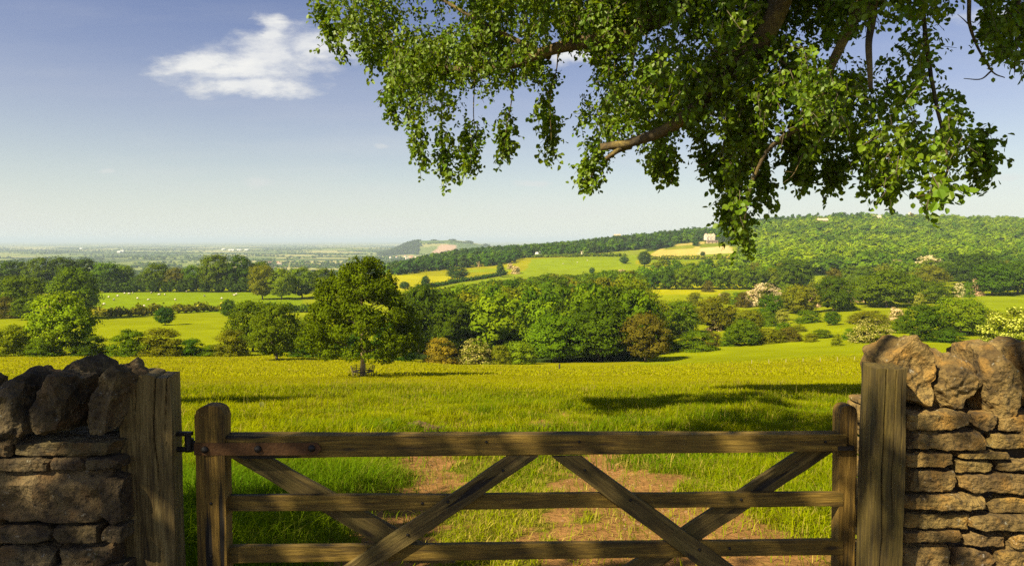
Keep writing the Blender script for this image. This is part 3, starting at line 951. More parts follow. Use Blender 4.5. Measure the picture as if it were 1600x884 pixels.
# ---- right pastures
for a in [
    (1062, 522, 470, 62, 'oak', 'mid', 'rounded green tree right of the copper-tinged tree'),
    (1118, 516, 464, 62, 'round', 'olive', 'olive tree behind the pink blossoming hawthorn'),
    (1088, 548, 516, 70, 'bush', 'mid', 'low dark shrub mass at the edge of the right-hand meadow'),
    (1112, 540, 518, 40, 'bush', 'brown', 'brownish shrub right of the low dark shrub mass'),
    (1116, 516, 497, 24, 'pinkhaw', 'white', 'pink blossoming hawthorn in the middle pasture, left of the white-trunked tree'),
    (1143, 515, 486, 40, 'bush', 'mid', 'dark shrub close right of the pink hawthorn'),
    (1170, 520, 484, 50, 'round', 'olive', 'olive tree behind the small white-trunked tree'),
    (1163, 540, 500, 54, 'oak', 'mid', 'small dense tree with a pale trunk at the meadow edge'),
    (1140, 540, 514, 34, 'bush', 'mid', 'dark shrub pressed against the left side of the pale-trunked tree'),
    (1203, 536, 512, 56, 'bush', 'olive', 'olive shrub right of the pale-trunked tree'),
    (1233, 533, 509, 42, 'bush', 'brown', 'brownish-green shrub at the right end of its clump in the pasture'),
    (1195, 478, 441, 54, 'hawthorn', 'white', 'large cream hawthorn in full blossom on the middle slope'),
    (1172, 478, 454, 30, 'pinkhaw', 'white', 'pinkish hawthorn at the left foot of the large cream hawthorn'),
    (1160, 480, 455, 24, 'bush', 'brown', 'brown shrub left of the pinkish hawthorn'),
    (1133, 472, 456, 22, 'bush', 'brown', 'small brown shrub alone on the green strip'),
    (1106, 456, 437, 20, 'bush', 'brown', 'small rounded brown shrub in the yellow field'),
    (1204, 502, 459, 40, 'round', 'dark', 'dark round tree in front of the large cream hawthorn'),
    (1200, 510, 484, 30, 'bush', 'mid', 'green shrub under the dark round tree'),
    (1222, 506, 482, 24, 'elder', 'white', 'small white-flowered shrub in shade beside the dark round tree'),
    (1182, 502, 490, 12, 'pinkhaw', 'white', 'tiny pink hawthorn by the lower left of the dark round tree'),
    (1250, 490, 446, 58, 'oak', 'olive', 'olive spreading tree left of the dark brown-topped tree'),
    (1262, 504, 484, 46, 'bush', 'mid', 'wide low shrub beneath the olive spreading tree'),
    (1274, 480, 447, 18, 'pinkhaw', 'white', 'narrow pink hawthorn touching the dark brown-topped tree'),
    (1302, 486, 432, 58, 'oak', 'dark', 'dense dark tree in the upper pasture, a brown crown above it'),
    (1302, 462, 420, 32, 'round', 'brown', 'brown-leaved tree rising behind the dense dark tree'),
    (1338, 472, 450, 24, 'pinkhaw', 'white', 'small pink hawthorn right of the dense dark tree'),
    (1385, 480, 424, 88, 'oak', 'mid', 'wide green tree group in the middle of the right pasture'),
    (1352, 476, 432, 50, 'round', 'mid', 'green tree on the left flank of the wide pasture tree'),
    (1420, 474, 430, 46, 'round', 'mid', 'green tree on the right flank of the wide pasture tree'),
    (1300, 508, 486, 26, 'round', 'dark', 'little round tree standing alone in the right-hand pasture'),
    (1283, 528, 514, 44, 'bush', 'mid', 'low straggling shrub beneath the little lone tree'),
    (1308, 540, 520, 18, 'bush', 'olive', 'spindly sapling in the meadow below the little lone tree'),
    (1362, 534, 496, 70, 'flowerbush', 'white', 'rounded shrub covered in cream flowers left of the right wall'),
    (1362, 506, 484, 56, 'bush', 'olive', 'dull olive shrub behind the cream-flowered shrub'),
    (1400, 500, 478, 24, 'pinkhaw', 'white', 'pink hawthorn peeping between the cream-flowered shrub and dark shrub'),
    (1397, 424, 404, 42, 'pinkhaw', 'white', 'pinkish hawthorn above the wide pasture tree'),
    (1378, 424, 408, 24, 'hawthorn', 'white', 'small pale hawthorn at the left end of the blossoming row'),
    (1450, 428, 398, 46, 'hawthorn', 'white', 'brightest cream hawthorn of the upper blossoming row'),
    (1430, 420, 402, 22, 'hawthorn', 'white', 'smaller cream hawthorn just left of the brightest one'),
    (1495, 425, 400, 24, 'elder', 'white', 'yellow-flowered shrub against the dark upper trees'),
    (1452, 450, 416, 60, 'round', 'olive', 'olive tree below the brightest cream hawthorn'),
    (1462, 474, 440, 56, 'round', 'mid', 'green tree above the dark shrub by the wall'),
    (1436, 482, 456, 18, 'elder', 'white', 'narrow yellowish shrub at the edge of the wide pasture tree'),
    (1498, 464, 440, 18, 'hawthorn', 'white', 'narrow cream hawthorn left of the pair above the upper meadow'),
    (1527, 462, 433, 22, 'pinkhaw', 'white', 'taller pink hawthorn standing at the foot of the dark upper trees'),
    (1511, 464, 440, 22, 'bush', 'mid', 'green shrub between the two narrow hawthorns'),
    (1524, 446, 396, 84, 'oak', 'deep', 'dark large tree above the two narrow hawthorns'),
    (1550, 462, 412, 66, 'round', 'dark', 'dark tree behind the yellow-green flowering elder'),
    (1590, 460, 410, 70, 'oak', 'dark', 'dark tree at the right frame edge above the meadow strip'),
    (1635, 458, 405, 70, 'oak', 'dark', 'dark tree cut off by the right frame edge'),
    (1575, 416, 407, 14, 'hawthorn', 'white', 'tiny cream hawthorn among the dark upper trees'),
]:
    plant(*a)
plant(1446, 548, 476, 74, 'round', 'dark', 'dark dense tree rising just behind the tall coping stone of the right wall', Y=150)
plant(1478, 560, 512, 60, 'bush', 'dark', 'dark shrub sloping down behind the coping of the right wall', Y=146)
plant(1500, 532, 466, 78, 'oak', 'light', 'light green tree right of the dark dense tree behind the wall', Y=165)
plant(1578, 556, 478, 90, 'elder', 'white', 'large yellow-green elder in flower above the right wall', Y=130)

# loose shrubs over the right-hand slopes
for px, base, top, wd, kd, cl in [(1092, 506, 480, 34, 'bush', 'light'), (1138, 504, 478, 36, 'bush', 'olive'), (1152, 476, 456, 26, 'bush', 'mid'), (1180, 508, 482, 34, 'bush', 'mid'), (1232, 486, 458, 36, 'round', 'mid'), (1270, 462, 440, 30, 'bush', 'olive'),
        (1322, 482, 456, 30, 'bush', 'mid'), (1152, 532, 508, 34, 'bush', 'dark'), (1182, 534, 512, 34, 'bush', 'olive'), (1224, 520, 502, 30, 'bush', 'mid'), (1085, 478, 456, 30, 'bush', 'olive'), (1050, 546, 526, 40, 'bush', 'mid'), (1248, 518, 506, 26, 'bush', 'olive'),
        (1330, 530, 512, 30, 'bush', 'mid'), (1268, 534, 520, 26, 'bush', 'olive'), (1410, 520, 492, 40, 'bush', 'mid'), (1520, 520, 492, 40, 'bush', 'light'), (1548, 505, 484, 30, 'bush', 'olive'), (1340, 505, 488, 34, 'bush', 'olive'), (1232, 462, 442, 28, 'bush', 'light'),
        (1320, 446, 426, 28, 'bush', 'light'), (1345, 442, 420, 32, 'bush', 'mid'), (1375, 438, 416, 34, 'bush', 'mid'), (1470, 428, 408, 32, 'bush', 'mid'), (1415, 440, 420, 26, 'bush', 'olive')]:
    plant(px, base, top, wd, kd, cl, 'rounded green shrub scattered between hawthorns on the right-hand slopes', group='loose shrubs on the right-hand slopes', name='shrub', cat='shrub')
for px, base, top, wd in [(1214, 474, 455, 24), (1322, 468, 452, 16), (1412, 414, 400, 26), (1478, 412, 399, 22), (1545, 420, 406, 24), (1126, 470, 458, 12), (1270, 466, 452, 16), (1352, 424, 412, 20), (1502, 520, 500, 26)]:
    plant(px, base, top, wd, 'hawthorn', 'white', 'small cream hawthorn bush dotted among the shrubs of the right-hand slopes', group='small hawthorns on the right-hand slopes')

# tree rows on the middle slopes
def row(pts, kind, cols, label, group, jitter=3):
    for (px, base, top, wd) in pts:
        plant(px + random.uniform(-1, 1) * jitter, base, top, wd, kind, random.choice(cols), label, group=group, parts=False, name='tree')
row([(1018 + 21 * k, 452, 420 + random.uniform(-6, 5), 30) for k in range(11)], 'wood', ['mid', 'dark', 'mid', 'light'], 'broadleaf tree in the belt above the small yellow field', 'trees in the belt above the yellow field')
row([(1030 + 24 * k, 438, 408 + random.uniform(-5, 5), 30) for k in range(9)], 'wood', ['mid', 'dark', 'mid', 'olive'], 'broadleaf tree in the belt above the small yellow field', 'trees in the belt above the yellow field')
plant(1240, 450, 405, 66, 'oak', 'dark', 'biggest domed dark tree above the cream hawthorn slope')
plant(1205, 450, 416, 44, 'oak', 'mid', 'green tree left of the biggest domed dark tree')
row([(1330 + 24 * k, 440, 412 + random.uniform(-6, 4), 32) for k in range(12)], 'wood', ['mid', 'light', 'mid', 'olive'], 'broadleaf tree along the bottom edge of the hillside wood', 'trees along the foot of the hillside wood')
for px, base, top, wd, lb in [(1007, 416, 393, 22, 'dark egg-shaped tree alone on the green field below the ploughed one'), (975, 412, 401, 15, 'small dark tree in the long green field'),
                              (1040, 419, 405, 18, 'rounded dark tree at the edge of the belt, below the ploughed field'), (1098, 404, 393, 9, 'slim dark tree at the lower edge of the ploughed field'),
                              (925, 428, 418, 10, 'small dark tree at the top edge of the valley wood'), (665, 449, 431, 15, 'dark upright tree at the lower end of the yellow field'),
                              (632, 452, 440, 19, 'dark round tree at the left end of the yellow field'), (1126, 405, 399, 8, 'small shrub-like tree on the lower right edge of the ploughed field'),
                              (782, 433, 412, 14, 'tree between the two strips of green field'), (715, 437, 417, 36, 'dark tree group at the top edge of the yellow field')]:
    plant(px, base, top, wd, 'round', 'blue', lb)
for px, base, top, wd, lb in [(806, 428, 414, 16, 'dusty pink hawthorn on the hedge left of the long green field'), (797, 420, 410, 10, 'pink hawthorn higher up the hedge by the long green field'),
                              (748, 417, 407, 8, 'small pale hawthorn on the far hedge of the upper green strip'), (972, 428, 420, 14, 'cream hawthorn at the top of the valley wood')]:
    plant(px, base, top, wd, 'pinkhaw', 'white', lb)

# the valley wood
rw = np.random.default_rng(77)
pts = []
Y = 150.0
while Y < 455:
    x0, x1 = 655, 1000
    if Y > 300: x0 = np.interp(Y, [300, 455], [650, 800])
    stepx = 10.0 * F / Y
    px = x0 + rw.uniform(0, stepx)
    while px < x1:
        pts.append((px, Y + rw.uniform(-4, 4)))
        px += stepx * rw.uniform(.8, 1.25)
    Y += 14.0 if Y > 230 else 13
def topline(px): return np.interp(px, [640, 655, 700, 760, 820, 860, 900, 950, 985, 1000], [448, 455, 452, 441, 436, 429, 431, 424, 423, 432])
WOODN = 0
for px, Y in pts:
    x = (px - 800) / F * Y
    z = float(T(x, Y))
    h = rw.uniform(11.5, 16.5)
    zmax = P(px, topline(px), Y)[2]
    h = min(h, (zmax - z) * rw.uniform(.92, 1.06))
    if h < 5: continue
    o = obj('tree', PROTO['wood'][rw.integers(4)], None, (x, Y, z - .2))
    wd = rw.uniform(11.5, 15.5)
    o.scale = (wd, wd, h)
    o.rotation_euler = (0, 0, rw.uniform(0, 6.28))
    c = np.array(GREEN[['mid', 'mid', 'dark', 'light', 'olive', 'mid', 'light', 'dark'][rw.integers(8)]])
    o.color = (*(c * rw.uniform(.85, 1.15)), 1)
    tag(o, 'broadleaf tree packed into the valley wood right of the big meadow tree', 'tree', 'trees of the valley wood')
    WOODN += 1

# ---- far woods that read as one mass
def low_crown(r, nb, n, leaf):
    V, Fq, tv, B = crown_vf(r, ['oak', 'round'][r.integers(2)], nb, n, leaf, .16, None, .22)
    cv, cf = core_vf(B, .8)
    return V, Fq, tv, cv, cf
LOW = [low_crown(np.random.default_rng(40 + k), 9, 430, .066) for k in range(7)]
def wood_mass(name, label, P_, cols, hr=(10, 16), wr=(10, 15), lod=LOW, seed=1):
    r = np.random.default_rng(seed)
    Vs, Qs, Ts, Tr, n = [], [], [], [], 0
    for (x, yy) in P_:
        V, Fq, tv, cv, cf = lod[r.integers(len(lod))]
        a = r.uniform(0, 6.28)
        R = np.array([[math.cos(a), -math.sin(a), 0], [math.sin(a), math.cos(a), 0], [0, 0, 1]])
        wd, h = r.uniform(*wr), r.uniform(*hr)
        S = np.array([wd, wd, h])
        o = np.array([x, yy, float(T(x, yy)) - (.5 if lod is LOW else .3 * h)])
        ci = int(np.clip((.5 + .95 * n2(np.array([x]), np.array([yy]), 55., 70 + seed, 2)[0] + r.normal(0, .17)) * len(cols), 0, len(cols) - 1))
        c = np.array(cols[ci]) * r.uniform(.85, 1.2)
        Vs += [(V @ R.T) * S + o, (cv @ R.T) * S + o]
        Qs.append(Fq + n); n += len(V)
        Tr.append(cf + n); n += len(cv)
        Ts += [tv * c, np.broadcast_to(c, (len(cv), 3))]
    me = new_mesh(name, np.concatenate(Vs), [np.concatenate(Qs), np.concatenate(Tr)], [M_FOL], None, np.concatenate(Ts))
    return tag(obj(name, me), label, None, None, 'stuff')
def scatter(px0, px1, Y0, Y1, sp, ok, seed):
    r = np.random.default_rng(seed)
    out = []
    Y = Y0
    while Y < Y1:
        st = sp * F / Y
        px = px0 + r.uniform(0, st)
        while px < px1:
            q = px + r.uniform(-.55, .55) * st
            YY = Y + r.uniform(-.6, .6) * sp
            if ok(q, YY): out.append(((q - 800) / F * YY, YY))
            px += st
        Y += sp
    return out
def infield(px, Y):
    x = np.array([(px - 800) / F * Y]); y_ = np.array([Y])
    return any(poly_mask(None, None, x, y_, f)[0] for f, _ in FLD)
HC = [tuple(1.12 * k for k in GREEN[g]) for g in ('dark', 'mid', 'mid', 'light', 'light', 'bright', 'bright')]
wood_mass('hillside_wood', 'broadleaf wood covering the whole right-hand hillside', scatter(1165, 1760, 545, 1290, 12.5, lambda p, Y: not infield(p, Y) and not (1275 < p < 1292 and 1100 < Y < 1170), 3), HC, (10, 19), (11, 24), seed=3)
RC = [GREEN['dark'], GREEN['deep'], GREEN['mid'], (.05, .075, .012), GREEN['blue']]
def ridge_ok(p, Y):
    if infield(p, Y): return False
    if p < 1000 and Y < np.interp(p, [600, 640, 700, 800, 825, 900, 1000], [640, 690, 740, 790, 890, 895, 930]): return False
    if p >= 1000 and Y < 950: return False
    if 1088 < p < 1128 and Y < 1052: return False
    if p < 640 and Y > 900: return False
    return True
wood_mass('ridge_wood', 'dark wood running along the ridge behind the ploughed field', scatter(612, 1175, 640, 1260, 13.0, ridge_ok, 4), RC, (9, 15), (11, 15), seed=4)
sk = scatter(1178, 1400, 1195, 1262, 13, lambda p, Y: not (1274 < p < 1293) and not (1355 < p < 1378), 21)
wood_mass('skyline_wood', 'taller dark trees crowning the skyline of the right-hand hill', sk, RC, (13, 24), (14, 20), seed=21)
mids = scatter(1000, 1180, 470, 735, 12.0, lambda p, Y: not infield(p, Y) and (Y < 530 or p > 1150), 6)
wood_mass('slope_wood', 'trees filling the slope between the belt and the ploughed field', mids, HC, (9, 13), (10, 13), seed=6)

# far plain: hedgerow trees and copses in long thin lines
LOWP = [low_crown(np.random.default_rng(60 + k), 5, 26, .20) for k in range(4)]
rp = np.random.default_rng(9)
pl = []
for _ in range(430):
    Y = math.exp(rp.uniform(math.log(1300), math.log(13000)))
    px = rp.uniform(-80, 1000)
    L = rp.uniform(80, 420) * (Y / 3000) ** .5
    ang = rp.normal(0, .35)
    n = int(L / 16)
    x0 = (px - 800) / F * Y
    dens = rp.uniform(.35, 1)
    for k in range(min(n, 40)):
        if rp.uniform() > dens: continue
        t = k / max(n, 1) - .5
        xx, yy = x0 + math.cos(ang) * L * t + rp.normal(0, 3), Y + math.sin(ang) * L * t + rp.normal(0, 6)
        ppx = 800 + F * xx / yy
        if yy < 1400 and ppx > 560: continue
        pl.append((xx, yy))
for _ in range(26):
    Y = math.exp(rp.uniform(math.log(1700), math.log(9000)))
    px = rp.uniform(-60, 620)
    x0 = (px - 800) / F * Y
    for k in range(45):
        pl.append((x0 + rp.normal(0, 55 * (Y / 3000) ** .6), Y + rp.normal(0, 45)))
wood_mass('plain_woods', 'hedgerow trees and copses strung across the hazy plain', pl, [GREEN['dark'], GREEN['mid'], (.05, .085, .015), (.07, .10, .02)], (8, 17), (14, 30), LOWP, 9)
hl = scatter(596, 655, 4400, 5300, 26, lambda p, Y: True, 12) + scatter(655, 770, 4980, 5300, 30, lambda p, Y: (int(p / 9) % 3 == 0), 13)
wood_mass('hill_wood', 'dark wood on the flank of the far conical hill', hl, [GREEN['dark'], (.05, .08, .02)], (10, 18), (26, 40), LOWP, 12)
hl = scatter(770, 1060, 3250, 3900, 34, lambda p, Y: True, 14)
wood_mass('distant_wood', 'bluish wood on the distant ridge behind the near one', hl, [GREEN['deep'], (.03, .05, .02)], (14, 20), (30, 44), LOWP, 14)
# ---------------------------------------------------------------- houses far off
def plain(name, col, rough=.85):
    m, nt = mat(name)
    N(nt, 'ShaderNodeOutputMaterial', {'Surface': N(nt, 'ShaderNodeBsdfPrincipled', {'Base Color': rgb(*col), 'Roughness': rough}).outputs[0]})
    return m
M_CREAM = simple_mat('cream_render', (.80, .68, .50), .9, 0, 3, .1)
M_HONEY = simple_mat('honey_stone_wall', (.50, .36, .18), .9, 0, 3, .15)
M_WHITE = simple_mat('whitewash', (.78, .76, .68), .9, 0, 3, .05)
M_SLATE = simple_mat('brown_roof_slates', (.16, .11, .075), .85, 0, 5, .25)
M_TILE = simple_mat('red_clay_tiles', (.34, .15, .085), .85, 0, 5, .25)
M_PALEROOF = simple_mat('pale_stone_tiles', (.52, .42, .27), .85, 0, 5, .2)
M_GLASS = plain('dark_window_glass', (.03, .035, .04), .2)

def house(name, label, px, Y, w_, d_, h_, rh, wall, roof, rz=0.0, gables=0, nwin=3, cat='house', chimney=True, dz=0.0, group=None):
    x = (px - 800) / F * Y
    root = thing(name, label, cat, (x, Y, float(T(x, Y)) - .3 + dz), group)
    root.rotation_euler = (0, 0, rz)
    mb = MB()
    V, f = box_vf((0, 0, h_ / 2), (w_, d_, h_)); mb.add(V, f)
    # gable triangles as part of the wall
    for s in (-1, 1):
        xx = s * w_ / 2
        mb.add([(xx, -d_ / 2, h_), (xx, d_ / 2, h_), (xx, 0, h_ + rh), (xx - s * .3, -d_ / 2, h_), (xx - s * .3, d_ / 2, h_), (xx - s * .3, 0, h_ + rh)], [np.array([[0, 1, 2], [3, 5, 4]])])
    for g in range(gables):
        gx = (-.5 + (g + .5) / gables) * w_
        gw = w_ / gables * .62
        V, f = box_vf((gx, -d_ / 2 - .6, h_ / 2), (gw, 1.4, h_)); mb.add(V, f)
        mb.add([(gx - gw / 2, -d_ / 2 - 1.3, h_), (gx + gw / 2, -d_ / 2 - 1.3, h_), (gx, -d_ / 2 - 1.3, h_ + rh * .95)], [np.array([[0, 1, 2]])])
    obj('wall', mb.mesh('wall', [wall]), root)
    mb = MB()
    e = .35
    for s in (-1, 1):
        q = [(-w_ / 2 - e, s * (d_ / 2 + e), h_ - .15), (w_ / 2 + e, s * (d_ / 2 + e), h_ - .15), (w_ / 2 + e, 0, h_ + rh + .06), (-w_ / 2 - e, 0, h_ + rh + .06)]
        q2 = [(a, b, c + .22) for a, b, c in q]
        mb.add(q + q2, [np.array([[0, 1, 2, 3], [4, 5, 6, 7], [0, 1, 5, 4], [1, 2, 6, 5], [3, 0, 4, 7]])])
    for g in range(gables):
        gx = (-.5 + (g + .5) / gables) * w_
        gw = w_ / gables * .62 + .5
        for s in (-1, 1):
            q = [(gx + s * gw / 2, -d_ / 2 - 1.6, h_ - .1), (gx, -d_ / 2 - 1.6, h_ + rh), (gx, 0, h_ + rh), (gx + s * gw / 2, 0, h_ - .1)]
            q2 = [(a, b, c + .2) for a, b, c in q]
            mb.add(q + q2, [np.array([[0, 1, 2, 3], [4, 5, 6, 7], [0, 1, 5, 4]])])
    rf = obj('roof', mb.mesh('roof', [roof]), root)
    if chimney:
        for s in ((-1, 1) if w_ > 12 else (1,)):
            mb = MB(); V, f = box_vf((s * w_ * .38, 0, h_ + rh + .5), (.9, .8, 1.8)); mb.add(V, f)
            obj('chimney', mb.mesh('chimney', [wall]), rf)
    yy = -d_ / 2 - (1.32 if gables else .02)
    for k in range(nwin):
        gx = (-.5 + (k + .5) / nwin) * w_
        for lv in ((.3, .72) if h_ > 4.2 else (.5,)):
            mb = MB(); V, f = box_vf((gx, yy, h_ * lv), (1.1, .08, 1.4)); mb.add(V, f)
            obj('window', mb.mesh('window', [M_GLASS]), root)
    return root
house('manor_house', 'cream gabled manor house on the hill above the ploughed field', 1108, 1040, 15, 8, 5.4, 3.6, M_CREAM, M_PALEROOF, .05, 3, 3, dz=1.0)
house('barn', 'long low brown-roofed outbuilding just below the cream manor', 1112, 985, 16, 5, 2.4, 2.0, M_HONEY, M_SLATE, .02, 0, 3, 'barn', False)
house('cottage', 'small white cottage among trees above the long green field', 841, 900, 7, 5, 4.0, 2.4, M_WHITE, M_WHITE, .3, 0, 2)
house('cottage', 'pale cottage right of the small white cottage', 913, 905, 9, 5, 3.6, 2.4, M_CREAM, M_PALEROOF, -.1, 0, 3)
house('cottage', 'honey stone house on the ridge skyline left of the ploughed field', 964, 1235, 12, 7, 12.0, 4.0, M_HONEY, M_PALEROOF, .2, 0, 3, dz=0)
house('cottage', 'little cream garden house at the upper left corner of the ploughed field', 1025, 965, 4.0, 4, 4.0, 2.6, M_CREAM, M_CREAM, .4, 0, 1, 'cottage', False)
house('farmhouse', 'honey farmhouse with a row of windows in the hillside wood', 1283, 1105, 17, 7, 13.0, 3.2, M_HONEY, M_PALEROOF, .1, 0, 4, dz=2)
house('farmhouse', 'pale house half hidden in trees near the skyline', 1367, 1180, 14, 7, 11.0, 4.0, M_HONEY, M_PALEROOF, -.2, 0, 3, dz=2)
house('cottage', 'tiny pointed cottage on the skyline beneath the tall bare tree', 1419, 1270, 8, 6, 10, 5.0, M_CREAM, M_PALEROOF, .7, 0, 2, dz=6)
house('cottage', 'small pale house on the skyline behind the hanging leaf frond', 1184, 1180, 8, 6, 9, 3.0, M_CREAM, M_PALEROOF, .1, 0, 2, dz=3)
house('barn', 'red-tiled farm roof showing between trees left of the sheep field', 79, 205, 4.0, 4.0, 4.9, 1.5, M_HONEY, M_TILE, .1, 0, 1, 'barn', False)
rv = np.random.default_rng(15)
for k in range(16):
    px = rv.uniform(608, 655) if k < 11 else rv.uniform(655, 690)
    house('house', 'tiny pale house in the village at the foot of the far hill', px, rv.uniform(3300, 3900) if k < 11 else rv.uniform(3500, 3800), 13, 9, 6, 4, [M_CREAM, M_WHITE, M_HONEY][k % 3], [M_TILE, M_PALEROOF][k % 2], rv.uniform(-1, 1), 0, 2, 'house', False, 3.0, 'village houses under the far hill')
for k in range(7):
    house('house', 'small pale house in the village beyond the far row of trees', rv.uniform(408, 440), rv.uniform(2500, 2800), 12, 8, 6, 4, [M_CREAM, M_WHITE][k % 2], [M_TILE, M_PALEROOF][k % 2], rv.uniform(-1, 1), 0, 2, 'house', False, 3.0, 'village houses beyond the tree row')
for px, Y, wd in ((362, 6200, 50), (374, 6300, 40), (386, 6250, 34), (350, 6600, 36), (187, 5200, 24), (192, 5600, 26), (128, 7200, 30)):
    house('warehouse', 'pale long shed shining on the hazy plain', px, Y, wd, 20, 10, 3, M_WHITE, M_WHITE, rv.uniform(-.2, .2), 0, 3, 'warehouse', False, 4.0, 'pale sheds on the plain')
# tall bare-crowned tree on the skyline
plant(1424, 352, 333, 9, 'tall', 'brown', 'tall thin brownish tree standing alone on the skyline', Y=1265)
plant(1409, 352, 339, 12, 'round', 'deep', 'round dark tree on the skyline left of the thin brownish one', Y=1260)

# ---------------------------------------------------------------- sheep
M_WOOL = simple_mat('wool', (.62, .55, .40), 1, .4, 30, .12)
M_FACE = plain('sheep_face', (.16, .12, .08))
def sheep_mesh(grazing, m):
    mb = MB()
    th = np.linspace(0, np.pi, 9)
    pts = np.stack([np.linspace(-.55, .52, 9), np.zeros(9), .62 + .05 * np.sin(th)], 1)
    V, f = tube_vf(pts, [.10, .24, .31, .33, .32, .33, .31, .25, .12], 10); mb.add(V, f, 0)
    hd = [(.45, 0, .72), (.68, 0, .62 if grazing else .92), (.78, 0, .30 if grazing else 1.0), (.86, 0, .14 if grazing else .93)]
    V, f = tube_vf(spline(hd, 8), [.17, .16, .13, .12, .12, .10, .08, .05], 8); mb.add(V, f, 1)
    hx, hz = (.80, .34) if grazing else (.74, 1.03)
    for s in (-1, 1):
        V, f = tube_vf([(hx - .05, s * .08, hz + .04), (hx - .07, s * .21, hz + .02)], [.05, .02], 6); mb.add(V, f, 1)
        for lx in (-.38, .36):
            V, f = tube_vf([(lx, s * .15, .5), (lx + .02, s * .15, .28), (lx - .01, s * .15, .0)], [.085, .05, .04], 6); mb.add(V, f, 1)
    V, f = tube_vf([(-.5, 0, .68), (-.62, 0, .5), (-.63, 0, .36)], [.07, .05, .03], 6); mb.add(V, f, 0)
    me = mb.mesh('sheep', [m, M_FACE], True)
    return me
SM = [sheep_mesh(True, M_WOOL), sheep_mesh(False, M_WOOL)]
for k, (px, py) in enumerate([(160, 477), (193, 460), (200, 460.5), (206, 459), (182, 464), (223, 480), (241, 479), (247, 462), (235, 459), (256, 462), (368, 461), (365, 463), (290, 457), (168, 466), (176, 470), (213, 468), (272, 470), (318, 464), (345, 468), (230, 470)]):
    Y = hit(px, py)
    x = (px - 800) / F * Y
    o = obj('sheep', SM[k % 2], None, (x, Y, float(T(x, Y))))
    o.rotation_euler = (0, 0, random.uniform(0, 6.28))
    s = random.uniform(1.0, 1.25); o.scale = (s, s, s)
    tag(o, 'white sheep scattered over the bright field below the far tree row', 'sheep', 'sheep in the far field')
for k, (px, py) in enumerate([(918, 408), (880, 413), (902, 411), (773, 430), (780, 429), (760, 431)]):
    Y = hit(px, py); x = (px - 800) / F * Y
    o = obj('sheep', SM[k % 2], None, (x, Y, float(T(x, Y)))); o.rotation_euler = (0, 0, random.uniform(0, 6.28)); o.scale = (1.2, 1.2, 1.2)
    tag(o, 'pale sheep on the green slopes under the ridge wood', 'sheep', 'sheep on the far green slopes')

